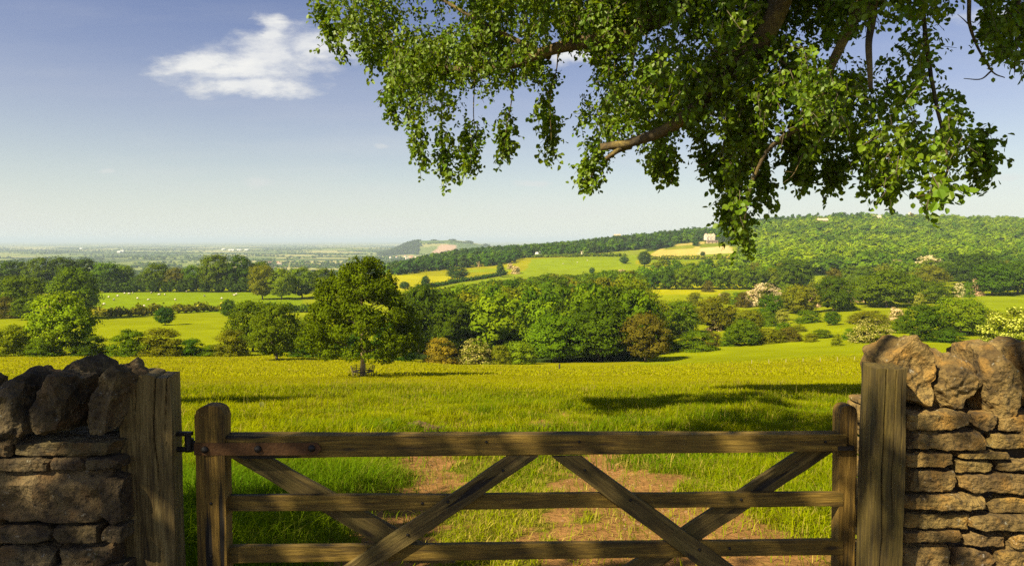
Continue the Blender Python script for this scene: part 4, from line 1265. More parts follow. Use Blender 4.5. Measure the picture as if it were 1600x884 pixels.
# ---------------------------------------------------------------- big meadow tree with its seat
def big_tree():
    Y = 60.0
    p = P(567, 589, Y)
    z = float(T(p[0], Y))
    ps = Y / F                       # metres in one photo pixel here
    root = thing('tree', 'big round-crowned tree alone in the meadow with a circular seat round its trunk', 'tree', (p[0], Y, z))
    r = np.random.default_rng(21)
    B = []
    def zz(py): return P(567, py, Y)[2] - z
    prof_l = [(402, 8), (415, 30), (430, 52), (450, 68), (475, 86), (500, 98), (525, 106), (545, 102), (556, 70), (568, 26)]
    prof_r = [(402, 10), (415, 40), (430, 50), (450, 60), (475, 78), (500, 92), (525, 98), (545, 96), (560, 78), (568, 30)]
    for k in range(190):
        py = r.uniform(408, 549)
        a = r.uniform(0, 2 * np.pi)
        rl = np.interp(py, *zip(*prof_l)); rr = np.interp(py, *zip(*prof_r))
        R = (rl if math.cos(a) < 0 else rr) * ps
        s = r.uniform(.42, .85) * (1.0 if py > 440 else .8)
        q = max(R - s * .8, .05) * r.uniform(.2, 1) ** .35
        B.append((np.array([q * math.cos(a), q * math.sin(a), zz(py)]), np.array([s * 1.15, s * 1.15, s * .8])))
    # leading shoots at the top
    for px, py in ((560, 404), (556, 412), (596, 408), (592, 416), (540, 416), (574, 410), (612, 424), (602, 412), (520, 424), (500, 436)):
        B.append((np.array([(px - 567) * ps, r.uniform(-.6, .6), zz(py + 4)]), np.array([.25, .25, .45])))
    C = np.array([b[0] for b in B]); Rr = np.array([b[1] for b in B])
    n = 62000
    wgt = Rr[:, 0] * Rr[:, 2]; wgt /= wgt.sum()
    k = r.choice(len(B), n, p=wgt)
    u = rand_dirs(r, n)
    pp = C[k] + u * Rr[k] * r.uniform(.7, 1.18, n)[:, None]
    keep = fbm(pp * 1.3, 4, 3) > -.30
    pp, u, k = pp[keep], u[keep], k[keep]
    out = pp - np.array([0, 0, 4.0]); out /= np.linalg.norm(out, axis=1)[:, None]
    V, Fq = leaf_quads(r, pp, u * .7 + out * .3 + r.normal(size=pp.shape) * .5 + (0, 0, .15), r.uniform(.06, .15, len(pp)))
    tv = (r.uniform(.78, 1.2, len(B))[k] * r.uniform(.85, 1.2, len(pp)))[:, None] * np.ones(3)
    mb = MB(); mb.add(V, [Fq], 0, np.repeat(tv, 4, 0))
    c = obj('crown', mb.mesh('crown', [M_FOL]), root); c.color = (.102, .158, .004, 1)
    mb = MB()
    V, f = tube_vf(spline([(0, 0, -.1), (0, 0, .6), (.02, 0, 1.6), (.0, .03, 3.2), (-.05, 0, 6), (0, 0, 9.2)], 24), np.interp(np.linspace(0, 1, 24), [0, .06, .3, .6, 1], [.33, .25, .21, .15, .03]), 10)
    mb.add(V, f)
    for q in range(22):
        a = q * 2.4; zb = r.uniform(1.6, 7)
        L = 4.6 * (1 - abs(zb - 3) / 8) * r.uniform(.7, 1)
        V, f = tube_vf(spline([(0, 0, zb), (math.cos(a) * L * .5, math.sin(a) * L * .5, zb + .5), (math.cos(a) * L, math.sin(a) * L, zb + 1.3)], 8), np.linspace(.07, .02, 8), 6)
        mb.add(V, f, 1)
    obj('trunk', mb.mesh('trunk', [M_SUNLIT_BARK, M_BARK], True), root)
    # seat
    sroot = thing('garden_bench', 'dark slatted circular seat around the trunk of the big meadow tree', 'bench', (p[0], Y, z - .05))
    M_SEAT = simple_mat('weathered_seat_wood', (.13, .10, .05), .85)
    mb = MB(); mb2 = MB()
    for q in range(8):
        a0, a1 = q * math.pi / 4, (q + 1) * math.pi / 4
        for rr in (.55, .70, .85):
            q4 = [(math.cos(a) * R, math.sin(a) * R, h) for h in (.45, .49) for a, R in ((a0, rr), (a0, rr + .12), (a1, rr + .12), (a1, rr))]
            mb.add(q4, [np.array([[0, 1, 2, 3], [4, 5, 6, 7], [0, 1, 5, 4], [1, 2, 6, 5], [2, 3, 7, 6], [3, 0, 4, 7]])])
    obj('seat', mb.mesh('seat', [M_SEAT]), sroot)
    for q in range(8):
        a0, a1 = q * math.pi / 4, (q + 1) * math.pi / 4
        for zz_ in (.62, .78, .92):
            R = .98 + (zz_ - .5) * .18
            V, f = tube_vf([(math.cos(a0) * R, math.sin(a0) * R, zz_), (math.cos(a1) * R, math.sin(a1) * R, zz_)], .02, 6); mb2.add(V, f)
    obj('backrest', mb2.mesh('backrest', [M_SEAT]), sroot)
    for q in range(8):
        a = q * math.pi / 4
        mb = MB(); V, f = tube_vf([(math.cos(a) * .92, math.sin(a) * .92, -.1), (math.cos(a) * .96, math.sin(a) * .96, .48), (math.cos(a) * 1.08, math.sin(a) * 1.08, .96)], .03, 6); mb.add(V, f)
        obj('leg', mb.mesh('leg', [M_SEAT]), sroot)
big_tree()

# stake and fence posts in the meadow
M_STAKE = simple_mat('stake_wood', (.045, .035, .02), .9)
M_PALEPOST = simple_mat('pale_fence_wood', (.42, .35, .22), .9)
def stake(px, py, hpx, rad, m, label, name, group=None):
    Y = hit(px, py); x = (px - 800) / F * Y
    h = hpx / F * Y
    mb = MB(); V, f = tube_vf([(0, 0, -.2), (0, 0, h * .9), (.01, 0, h)], [rad, rad * .95, rad * .7], 8); mb.add(V, f)
    tag(obj(name, mb.mesh(name, [m]), None, (x, Y, float(T(x, Y)))), label, 'post', group)
stake(875, 577, 9, .12, M_STAKE, 'short dark stake standing at the far foot of the meadow', 'stake')
for k in range(9):
    stake(1178 + 27 * k, 568 - .9 * k, 6, .035, M_PALEPOST, 'thin pale fence post in the line across the right-hand meadow', 'fence_post', 'fence posts across the meadow')

# ---------------------------------------------------------------- the gate
def px_box(c4, Y0, Y1, depth, nx, nz, ny, disp=None):
    """box whose front face has photo corners bl, br, tr, tl; Y0 at the left end, Y1 at the right"""
    Ys = (Y0, Y1, Y1, Y0)
    fr = np.array([P(c[0], c[1], Yv) for c, Yv in zip(c4, Ys)])
    bk = fr + np.array([0, depth, 0])
    return grid_box(fr, bk, nx, nz, ny, disp)
def wobble(amp, sc, seed, axis='X'):
    def d(V, UV):
        q = V * (np.array([.25, 1, 1]) if axis == 'X' else np.array([1, 1, .25])) / sc
        return V + amp * np.stack([fbm(q, seed + 1), fbm(q, seed + 2), fbm(q, seed + 3)], 1)
    return d
def solid(name, VF, m, parent, bevel=.004, smooth_=False):
    mb = MB(); mb.add(*VF)
    me = mb.mesh(name, [m], smooth_)
    o = obj(name, me, parent)
    if bevel:
        b = o.modifiers.new('edge_wear', 'BEVEL'); b.width = bevel; b.segments = 2; b.limit_method = 'ANGLE'; b.angle_limit = math.radians(50)
    return o
gate = thing('field_gate', 'closed wooden five-bar field gate with crossed braces between two gate posts', 'gate')
YL, YR = 3.40, 3.545
def Yg_(px): return YL + (YR - YL) * (px - 303) / (1340 - 303)
def rail(l, r_, tl, bl, tr, br, off, depth, name='rail', seed=0):
    c4 = [(l, bl), (r_, br), (r_, tr), (l, tl)]
    return solid(name, px_box(c4, Yg_(l) + off, Yg_(r_) + off, depth, 46, 4, 3, wobble(.005, .10, seed)), M_GATE_X, gate)
rail(344, 1324, 681, 717, 679, 705, -.012, .075, seed=1)
rail(350, 1318, 775, 799, 769, 791, .010, .035, seed=2)
rail(350, 1318, 854, 880, 844, 867, .010, .035, seed=3)
rail(350, 1318, 938, 966, 925, 950, .010, .035, seed=4)
# stiles
def stile(l0, r0, top, l1, r1, bot, Yv, depth, seed, rnd):
    fr = [P(l1, bot, Yv), P(r1, bot, Yv), P(r0, top, Yv), P(l0, top, Yv)]
    bk = [q + np.array([0, depth, 0]) for q in fr]
    wb = wobble(.005, .12, seed, 'Z')
    zt = fr[2][2]
    wd = np.linalg.norm(fr[2] - fr[3])
    xc = (fr[2][0] + fr[3][0]) / 2
    def d(V, UV):
        u = np.clip(np.abs(V[:, 0] - xc) / (wd / 2), 0, 1)
        drop = rnd * (1 - np.sqrt(np.clip(1 - u ** 2.6, 0, 1)))
        V = V.copy(); V[:, 2] -= drop * (UV[:, 1] > .95) * 1.0
        return wb(V, UV)
    return solid('stile', grid_box(fr, bk, 14, 40, 4, d), M_GATE_Z, gate, .005)
stile(303, 350, 634, 312, 356, 1000, YL - .02, .085, 7, .055)
stile(1313, 1340, 634, 1309, 1334, 985, YR + .01, .085, 8, .045)
# braces: two in front meeting under the top rail, two behind
def brace(a0, a1, b0, b1, off, depth, seed):
    """a0-a1 upper end (left,right px,py), b0-b1 lower end"""
    pts_ = [b0, b1, a1, a0]
    fr = np.array([P(p_[0], p_[1], Yg_(p_[0]) + off) for p_ in pts_])
    bk = fr + np.array([0, depth, 0])
    V, f = grid_box(fr, bk, 4, 34, 2, wobble(.005, .12, seed, 'Z'))
    lo_, hi_2 = (fr[0] + fr[1]) / 2, (fr[2] + fr[3]) / 2
    mid = (lo_ + hi_2) / 2
    ang = math.atan2(hi_2[0] - lo_[0], hi_2[2] - lo_[2])
    c_, s_ = math.cos(ang), math.sin(ang)
    q = V - mid
    V = np.stack([q[:, 0] * c_ - q[:, 2] * s_, q[:, 1], q[:, 0] * s_ + q[:, 2] * c_], 1)   # the brace's own length is its local z
    o = solid('brace', (V, f), M_GATE_B, gate)
    o.location = mid
    o.rotation_euler = (0, ang, 0)
    return o
M_GATE_B = wood_mat('gate_brace_wood', 'Z', (.020, .012, .0025), (.092, .060, .011), (.19, .130, .032), .4, .25)
brace((794, 713), (842, 713), (440, 950), (494, 950), -.024, .032, 11)
brace((862, 713), (908, 713), (1180, 950), (1236, 950), -.024, .032, 12)
brace((362, 716), (424, 716), (640, 880), (712, 880), .048, .03, 13)
brace((1306, 704), (1250, 704), (935, 950), (880, 950), .048, .03, 14)
# ironwork
def strap():
    l, r_, t, b = 303, 502, 692, 711
    Yf = lambda px: Yg_(px) - .030
    n = 30
    top, bot = [], []
    for k in range(n + 1):
        px = l + (r_ - l) * k / n
        e = max(0, (px - (r_ - 9)) / 9)
        hh = (b - t) / 2 * math.sqrt(max(0, 1 - e * e)) if e > 0 else (b - t) / 2
        cy = (t + b) / 2 - .5 * k / n
        top.append(P(px, cy - hh - .01, Yf(px))); bot.append(P(px, cy + hh + .01, Yf(px)))
    fr = np.array(top + bot)
    m = n + 1
    V = np.vstack([fr, fr + np.array([0, .006, 0])])
    i = np.arange(n)
    f1 = np.stack([m + i, m + i + 1, i + 1, i], 1)
    f2 = f1[:, ::-1] + 2 * m
    ft = np.stack([i, i + 1, 2 * m + i + 1, 2 * m + i], 1)
    fb = np.stack([m + i + 1, m + i, 3 * m + i, 3 * m + i + 1], 1)
    fl = np.array([[0, 2 * m, 3 * m, m]])
    s = solid('hinge_strap', (V, [np.vstack([f1, f2, ft, fb, fl])]), M_RUST, gate, 0)
    for px, py in ((320, 702), (403, 701), (487, 700)):
        c = P(px, py, Yf(px))
        V, f = tube_vf([c, c + np.array([0, -.006, 0]), c + np.array([0, -.014, 0]), c + np.array([0, -.017, 0])], [.019, .018, .012, .004], 10)
        solid('bolt', (V, f), M_IRON, s, 0, True)
    # eye that hangs on the post's pin
    c = P(296, 695, YL + .01)
    V, f = tube_vf([c + np.array([.0, 0, -.032]), c + np.array([0, 0, .032])], .022, 12)
    V2, f2_ = box_vf(c + np.array([.022, -.01, 0]), (.05, .02, .05))
    mb = MB(); mb.add(V, f); mb.add(V2, f2_)
    obj('hinge_eye', mb.mesh('hinge_eye', [M_IRON]), s)
strap()
c = P(1322, 700, YR - .02)
V, f = box_vf(c, (.085, .008, .022))
mb = MB(); mb.add(V, f); V, f = box_vf(c + np.array([.03, .03, .0]), (.02, .06, .018)); mb.add(V, f)
obj('latch', mb.mesh('latch', [M_IRON]), gate)

for px, py, off in ((660, 786, .008), (1158, 780, .008), (637, 835, -.026), (700, 784, -.026), (985, 781, -.026), (1093, 858, -.026), (786, 735, -.026), (914, 734, -.026), (575, 866, .008), (1140, 856, .008), (760, 690, -.014), (905, 690, -.014), (1290, 690, -.014), (330, 786, -.022), (330, 868, -.022)):
    c = P(px, py, Yg_(px) + off)
    V, f = tube_vf([c + np.array([0, .004, 0]), c + np.array([0, -.004, 0]), c + np.array([0, -.007, 0])], [.008, .0075, .003], 8)
    mb = MB(); mb.add(V, f)
    obj('nail', mb.mesh('nail', [M_IRON], True), gate)

# ---------------------------------------------------------------- gate posts
def post(name, label, c4, Yv, bk_shift, depth, m, cracks, seed, top_fn):
    root = thing(name, label, 'gate post')
    fr = np.array([P(p_[0], p_[1], Yv) for p_ in c4])
    bk = fr + np.array([bk_shift, depth, 0])
    wb = wobble(.010, .16, seed, 'Z'); wb2 = wobble(.003, .03, seed + 50, 'Z')
    def d(V, UV):
        V = wb2(wb(V, UV), UV)
        u = UV[:, 0] + .07 * fbm(np.stack([UV[:, 1] * 5, UV[:, 0] * 0, UV[:, 0] * 0], 1), seed + 9)
        front = UV[:, 2] < .01
        for cu, w0, z_end, dep in cracks:
            taper = smooth(z_end, z_end + .3, UV[:, 1])
            g = np.exp(-((u - cu) / w0) ** 2) * taper
            V[:, 1] += front * g * dep
            V[:, 2] -= (UV[:, 1] > .995) * g * dep * .8
        V[:, 2] += (UV[:, 1] > .995) * top_fn(UV[:, 0], UV[:, 2])
        return V
    solid('shaft', grid_box(fr, bk, 56, 90, 12, d), m, root, .005)
    return root
pl_ = post('gate_post', 'weathered grey-brown oak post split by deep cracks, hinge side, beside the dark left wall', [(200, 1010), (279, 1010), (265, 587), (183, 587)], 3.28, -.048, .20, M_POST_L,
           [(.70, .009, .48, .026), (.92, .007, .62, .018), (.34, .007, .7, .010), (.15, .006, .3, .006)], 3,
           lambda u, v: -.006 * np.sin(u * 9) - .005 * (u > .70) - .006 * v)
c = P(290, 687, 3.38)
mb = MB(); V, f = tube_vf([c + np.array([.012, 0, -.05]), c + np.array([.012, 0, .035])], .016, 10); mb.add(V, f)
V, f = tube_vf([c + np.array([.015, 0, -.048]), c + np.array([-.06, 0, -.048])], .014, 8); mb.add(V, f)
V, f = box_vf(c + np.array([-.004, -.0, .032]), (.075, .03, .018)); mb.add(V, f)
obj('hinge_pin', mb.mesh('hinge_pin', [M_IRON]), pl_)
post('gate_post', 'tall dark oak post on the latch side, beside the honey stone wall', [(1360, 1000), (1406, 1000), (1417, 576), (1371, 576)], 3.28, .015, .19, M_POST_R,
     [(.30, .02, .1, .014), (.62, .012, .3, .010), (.85, .01, .5, .008)], 5, lambda u, v: .004 * np.sin(u * 7) - .004 * u)

# ---------------------------------------------------------------- dry stone walls
def cube_sphere(n):
    key, V, Fq = {}, [], []
    def vid(p):
        q = tuple(np.round(p, 6))
        if q not in key:
            key[q] = len(V); V.append(p)
        return key[q]
    g = np.linspace(-1, 1, n + 1)
    for ax in range(3):
        for s in (-1, 1):
            for i in range(n):
                for j in range(n):
                    q = []
                    for a, b in ((i, j), (i + 1, j), (i + 1, j + 1), (i, j + 1)):
                        p = np.zeros(3); p[ax] = s; p[(ax + 1) % 3] = g[a]; p[(ax + 2) % 3] = g[b]
                        q.append(vid(p))
                    Fq.append(q if s > 0 else q[::-1])
    return np.array(V), np.array(Fq)
CS = {n: cube_sphere(n) for n in (8, 12, 14, 20, 22, 26, 44)}
def stone_vf(center, half, seed, n=12, k=9, rough=.07, shape=None, rot=0.0, cuts=0):
    V0, Fq = CS[n]
    V = V0 / (np.abs(V0) ** k).sum(1)[:, None] ** (1 / k)
    h = np.asarray(half, float)
    if cuts:
        rq = np.random.default_rng(seed + 4)
        for _ in range(cuts):
            nn = rand_dirs(rq, 1)[0]
            nn[1] = -abs(nn[1]) if rq.uniform() < .75 else nn[1]
            nn *= np.array([1, .8, 1]); nn /= np.linalg.norm(nn)
            sup = np.abs(nn).sum()
            dd = (.60 + .30 * rq.uniform()) * sup if cuts > 8 else (.74 + .22 * rq.uniform()) * sup
            V = V - np.maximum(0, V @ nn - dd)[:, None] * nn
    if shape is not None: V = shape(V)
    Wd = V * h
    m = float(min(h))
    nr = V0 / np.linalg.norm(V0, axis=1)[:, None]
    q = Wd / (m * 1.6) + seed * 7.3
    d = fbm(q, seed, 3) * rough * 1.3 + fbm(q * 3.1, seed + 5, 3) * rough * .8 + fbm(q * 8., seed + 6, 2) * rough * .4
    d2 = np.abs(fbm(q * .9, seed + 9, 2)) * -rough * 1.6 - np.abs(fbm(q * 2.3, seed + 14, 2)) * rough * .9
    Wd = Wd + nr * ((d + d2) * m * 2.0)[:, None]
    if rot:
        c_, s_ = math.cos(rot), math.sin(rot)
        Wd = np.stack([Wd[:, 0] * c_ - Wd[:, 2] * s_, Wd[:, 1], Wd[:, 0] * s_ + Wd[:, 2] * c_], 1)
    return Wd + np.asarray(center), [Fq]
rs = np.random.default_rng(8)
def px_stone(l, t, r_, b, Yv, dep, seed, n=12, rough=.07, k=9, shape=None, rot=0.0, grow=.985, cuts=0):
    a, c_ = P(l, b, Yv), P(r_, t, Yv)
    cen = (a + c_) / 2 + np.array([0, dep / 2, 0])
    half = np.array([(c_[0] - a[0]) / 2 * grow, dep / 2, (c_[2] - a[2]) / 2 * grow])
    return stone_vf(cen, half, seed, n, k, rough, shape, rot, cuts)

def wall(name, label, m, Yv, faces, coping, x_in, x_out, side, fill_to):
    root = thing(name, label, 'wall')
    mb = MB()
    for n_, (l, t, r_, b) in enumerate(faces):
        tv = np.array([1, 1, 1]) * rs.uniform(.78, 1.18) * np.array([1, rs.uniform(.94, 1.04), rs.uniform(.85, 1.08)])
        V, f = px_stone(l, t, r_, b, Yv + rs.uniform(-.02, .025), .34, 100 + n_ + (0 if side < 0 else 500), 20, .085, 14, None, 0.0, .985, 8)
        mb.add(V, f, 0, tv)
    # the rest of the length of wall beyond the frame and below it, and its back face
    z_top = P(800, fill_to, Yv)[2]
    def course(x0, x1, z0, z1, y, dep, n=8):
        z = z0
        while z < z1 - .02:
            hh = min(rs.uniform(.07, .15), z1 - z)
            x = x0 + rs.uniform(-.1, .05)
            while x < x1:
                ww = rs.uniform(.18, .45)
                e = min(x + ww, x1)
                tv = np.array([1, 1, 1]) * rs.uniform(.75, 1.15)
                V, f = stone_vf(((x + e) / 2, y + dep / 2 + rs.uniform(-.02, .02), z + hh / 2), ((e - x) / 2 * .99, dep / 2, hh / 2 * .98), int(rs.integers(1e5)), n, 9, .07, None, 0.0, 5)
                mb.add(V, f, 0, tv)
                x = e
            z += hh
    fx0, fx1 = sorted((x_in, x_out))
    zb = P(800, 884, Yv)[2]
    ex = P(-10 if side < 0 else 1612, 700, Yv)[0]
    if side < 0: course(fx0, ex, -.05, z_top, Yv, .3)
    else: course(ex, fx1, -.05, z_top, Yv, .3)
    lo0, lo1 = (ex, fx1) if side < 0 else (fx0, ex)
    course(lo0, lo1, -.05, zb - .0, Yv, .3)
    course(fx0, fx1, -.05, z_top, Yv + .32, .26)
    # end stones facing the opening lie within the faces; an earthy heart fills the middle
    V, f = box_vf(((fx0 + fx1) / 2, Yv + .30, (z_top - .1) / 2), (abs(fx1 - fx0) - .12, .42, z_top - .05)); mb.add(V, f, 1)
    obj('stonework', mb.mesh('stonework', [m, M_GAP], False), root)
    for n_, (l, t, r_, b, dep, dy, rot, form, lab) in enumerate(coping):
        tv = np.array([1, 1, 1]) * rs.uniform(.8, 1.12)
        V, f = px_stone(l, t, r_, b, Yv + dy, dep, 300 + n_ * 3 + (0 if side < 0 else 40), 44, .085, 10, form, rot, 1.0, 15)
        q = MB(); q.add(V, f, 0, tv)
        o = obj('coping_stone', q.mesh('coping_stone', [m], False), root)
        if lab: o['label'] = lab
    # coping stones go on along the wall beyond the frame
    edge = P(min(c_[0] for c_ in coping) if side < 0 else max(c_[2] for c_ in coping), 650, Yv)[0]
    x = edge + side * .02
    k_ = 0
    while abs(x) < abs(x_out) - .2:
        ww = rs.uniform(.18, .30); hh = rs.uniform(.26, .36)
        V, f = stone_vf((x + side * ww / 2, Yv + .17, z_top + hh * .42), (ww / 2, .17, hh / 2), 700 + k_ + (50 if side > 0 else 0), 22, 8, .085, shp(rs.uniform(-.1, .1), .1, .15), 0.0, 12)
        q = MB(); q.add(V, f, 0, np.array([1, 1, 1]) * rs.uniform(.8, 1.12))
        obj('coping_stone', q.mesh('coping_stone', [m], False), root)
        x += side * (ww + .015); k_ += 1
    return root
def shp(lean=0.0, tl=0.0, tr=0.0, waist=0.0, bl=0.0, br=0.0):
    """lean shifts the top sideways; tl/tr lower the top corners; bl/br pull the bottom corners in"""
    def f(V):
        V = V.copy()
        z = (V[:, 2] + 1) / 2
        x = V[:, 0]
        V[:, 2] = V[:, 2] - np.where(x < 0, tl * (-x), tr * x) * z * 2
        V[:, 0] = x + lean * (z - .5) * 2 + np.where(x < 0, bl * -x, -br * x) * (1 - z)
        V[:, 0] *= 1 - waist * np.sin(z * np.pi)
        return V
    return f
YW = 3.18
left_faces = [(15, 690, 186, 714), (-30, 692, 12, 716), (-40, 718, 73, 738), (76, 716, 128, 736), (131, 716, 188, 736), (-60, 731, 168, 820), (150, 740, 189, 822), (-30, 824, 76, 851), (79, 822, 154, 852), (156, 826, 190, 850), (-60, 854, 82, 900), (86, 852, 176, 898)]
cl_ = [(-34, 586, 36, 690, .30, -.04, .10, shp(.1, .1, .15), None), (34, 588, 106, 686, .26, -.02, .0, shp(.12, .06, .12, 0, .12, .1), None), (84, 563, 140, 606, .28, .24, .0, shp(0, .2, .35), None),
       (116, 568, 190, 690, .30, -.03, -.22, shp(.12, .30, .15, .1, .1, .15), None), (-110, 580, -38, 690, .3, -.02, .1, shp(0, .1, .1), None), (-200, 590, -118, 690, .3, .0, -.05, shp(0, .1, .1), None), (-290, 585, -206, 690, .3, .0, .08, shp(0, .2, .1), None),
       (-10, 582, 60, 640, .3, .30, 0, shp(0, .2, .2), None), (150, 585, 196, 640, .22, .28, 0, shp(0, .2, .2), None)]
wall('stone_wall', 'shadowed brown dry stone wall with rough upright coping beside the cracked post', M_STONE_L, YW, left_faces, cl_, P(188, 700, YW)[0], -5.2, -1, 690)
right_faces = [(1414, 645, 1521, 674), (1523, 647, 1563, 675), (1565, 650, 1630, 676), (1414, 676, 1549, 706), (1551, 679, 1640, 703), (1414, 709, 1494, 732), (1496, 720, 1560, 740), (1500, 708, 1590, 718), (1562, 720, 1640, 738),
               (1413, 735, 1500, 772), (1502, 742, 1640, 774), (1411, 775, 1548, 799), (1550, 777, 1640, 804), (1411, 801, 1518, 829), (1521, 807, 1640, 832), (1409, 831, 1508, 850), (1510, 835, 1575, 857), (1577, 836, 1650, 860), (1407, 852, 1490, 900), (1492, 859, 1560, 900), (1562, 862, 1650, 900)]
cr_ = [(1394, 527, 1490, 646, .34, -.02, .0, shp(-.03, .20, .26, 0, .0, .0), 'tall pale-spotted coping stone behind the latch post'), (1462, 552, 1552, 648, .34, .03, .0, shp(-.06, .05, .30, 0, 0, .05), None), (1543, 542, 1612, 660, .34, .02, .05, shp(-.05, .0, .15), 'sunlit orange coping stone'),
       (1520, 552, 1560, 600, .3, .22, 0, shp(0, .1, .3), None), (1578, 536, 1660, 640, .3, .20, 0, shp(0, .1, .1), None), (1640, 540, 1740, 655, .34, .0, .06, shp(0, .1, .2), None), (1745, 545, 1840, 655, .34, .0, -.06, shp(0, .1, .2), None)]
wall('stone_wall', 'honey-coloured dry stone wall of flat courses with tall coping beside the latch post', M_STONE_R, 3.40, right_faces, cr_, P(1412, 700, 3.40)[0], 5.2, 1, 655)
# ---------------------------------------------------------------- the overhanging tree
def leaf_mesh_arrays(r, base, axis, nrm, L, W):
    """ovate leaf, two quads folded along the midrib"""
    n = len(base)
    axis = axis / (np.linalg.norm(axis, axis=1)[:, None] + 1e-9)
    side = np.cross(nrm, axis); side /= np.linalg.norm(side, axis=1)[:, None] + 1e-9
    up = np.cross(axis, side)
    L = np.broadcast_to(L, (n,))[:, None]; W = np.broadcast_to(W, (n,))[:, None]
    fold = r.uniform(.05, .4, (n, 1)); curl = r.uniform(-.15, .42, (n, 1))
    p0 = base
    pL1 = base + axis * L * .30 + side * W * .46 + up * W * fold * .5
    pL2 = base + axis * L * .68 + side * W * .42 + up * (W * fold * .45 - L * curl * .3)
    pT = base + axis * L - up * L * curl
    pR2 = base + axis * L * .68 - side * W * .42 + up * (W * fold * .45 - L * curl * .3)
    pR1 = base + axis * L * .30 - side * W * .46 + up * W * fold * .5
    V = np.stack([p0, pL1, pL2, pT, pR2, pR1], 1).reshape(-1, 3)
    i = np.arange(n)[:, None] * 6
    return V, np.concatenate([i + np.array([[0, 3, 2, 1]]), i + np.array([[0, 5, 4, 3]])])

def twiglets(r, anchors, nleaf, tlen, L, spread=.07, droop=.7, outw=None):
    """leafy twigs hanging at the anchors: leaves, plus thin sticks"""
    m = len(anchors)
    d = r.normal(size=(m, 3)) * .75 + np.array([0, 0, -droop]); d /= np.linalg.norm(d, axis=1)[:, None]
    Ls = tlen * r.uniform(.6, 1.3, m)
    t = np.tile(np.linspace(.05, 1, nleaf), (m, 1)) + r.uniform(-.05, .05, (m, nleaf))
    base = anchors[:, None, :] + d[:, None, :] * (Ls[:, None] * t)[..., None]
    base[..., 2] -= (t ** 2) * Ls[:, None] * .25
    base = base + r.normal(size=base.shape) * spread * .35
    base = base.reshape(-1, 3)
    dd = np.repeat(d, nleaf, 0)
    rnd = rand_dirs(r, len(base))
    ax = dd * .5 + rnd * .8 + np.array([0, 0, -.35])
    nr = rand_dirs(r, len(base)) * .75 + np.array([0, 0, .75]) + np.array([-.2, -.35, 0])
    if outw is not None:
        nr = np.repeat(outw, nleaf, 0) * 1.0 + rand_dirs(r, len(base)) * .55 + np.array([-.05, -.10, .35])
    LL = L * r.uniform(.65, 1.25, len(base))
    V, Fq = leaf_mesh_arrays(r, base, ax, nr, LL, LL * r.uniform(.70, .92, len(base)))
    tv = np.repeat(r.uniform(.8, 1.2, m), nleaf) * r.uniform(.8, 1.2, len(base))
    yl = np.repeat(r.uniform(0, 1, m), nleaf)
    T3 = tv[:, None] * np.stack([.78 + .42 * yl, .92 + .18 * yl, np.full(len(yl), 1.0)], 1)
    # sticks: three-sided
    a = np.cross(d, rand_dirs(r, m)); a /= np.linalg.norm(a, axis=1)[:, None]
    b = np.cross(d, a)
    e = anchors + d * Ls[:, None]; e[:, 2] -= Ls * .25
    rr = .0022
    ring = lambda c, q: np.stack([c + a * q, c - a * q * .5 + b * q * .87, c - a * q * .5 - b * q * .87], 1)
    SV = np.concatenate([ring(anchors, rr * 1.4), ring(e, rr)], 1).reshape(-1, 3)
    k = np.arange(m)[:, None] * 6
    SF = np.concatenate([k + np.array([[0, 1, 4, 3]]), k + np.array([[1, 2, 5, 4]]), k + np.array([[2, 0, 3, 5]])])
    return V, Fq, np.repeat(T3, 6, 0), SV, SF

OUT = [(430, -420), (440, -200), (474, -40), (482, 14), (502, 34), (525, 46), (534, 68), (560, 66), (566, 92), (592, 92), (610, 104), (612, 128), (600, 142), (598, 154), (616, 170), (634, 176), (640, 202),
       (658, 222), (660, 248), (684, 258), (682, 272), (708, 270), (728, 256), (736, 236), (730, 208), (738, 182), (752, 160), (768, 178), (766, 206), (774, 238), (786, 240), (798, 226), (806, 200), (798, 172),
       (806, 150), (820, 128), (834, 130), (836, 160), (842, 190), (852, 208), (856, 226), (866, 222), (874, 200), (868, 170), (868, 138), (878, 112), (905, 100), (930, 104), (920, 128), (908, 152), (902, 178),
       (906, 206), (910, 232), (930, 240), (924, 272), (942, 274), (962, 254), (984, 236), (1004, 250), (1026, 264), (1042, 258), (1056, 230), (1076, 204), (1098, 214), (1110, 232), (1124, 250), (1130, 272), (1134, 305),
       (1146, 342), (1154, 372), (1160, 392), (1168, 376), (1168, 344), (1160, 318), (1160, 294), (1174, 286), (1184, 296), (1194, 276), (1190, 256), (1206, 234), (1236, 236), (1254, 264), (1270, 256), (1288, 246),
       (1296, 272), (1306, 272), (1322, 250), (1346, 254), (1364, 278), (1392, 290), (1424, 284), (1440, 268), (1462, 262), (1486, 262), (1510, 258), (1534, 264), (1530, 240), (1538, 216), (1526, 186), (1502, 168),
       (1504, 144), (1478, 128), (1464, 104), (1474, 82), (1468, 60), (1478, 40), (1490, 18), (1500, -40), (1560, -200), (1600, -420)]
OUT2 = [(1500, -200), (1508, -40), (1526, 4), (1536, 30), (1534, 60), (1530, 84), (1550, 98), (1576, 110), (1606, 108), (1650, 100), (1700, 60), (1760, -200)]
OUT3 = [(1440, 268), (1462, 270), (1490, 266), (1494, 284), (1482, 300), (1462, 318), (1440, 314), (1412, 322), (1416, 308), (1430, 294)]
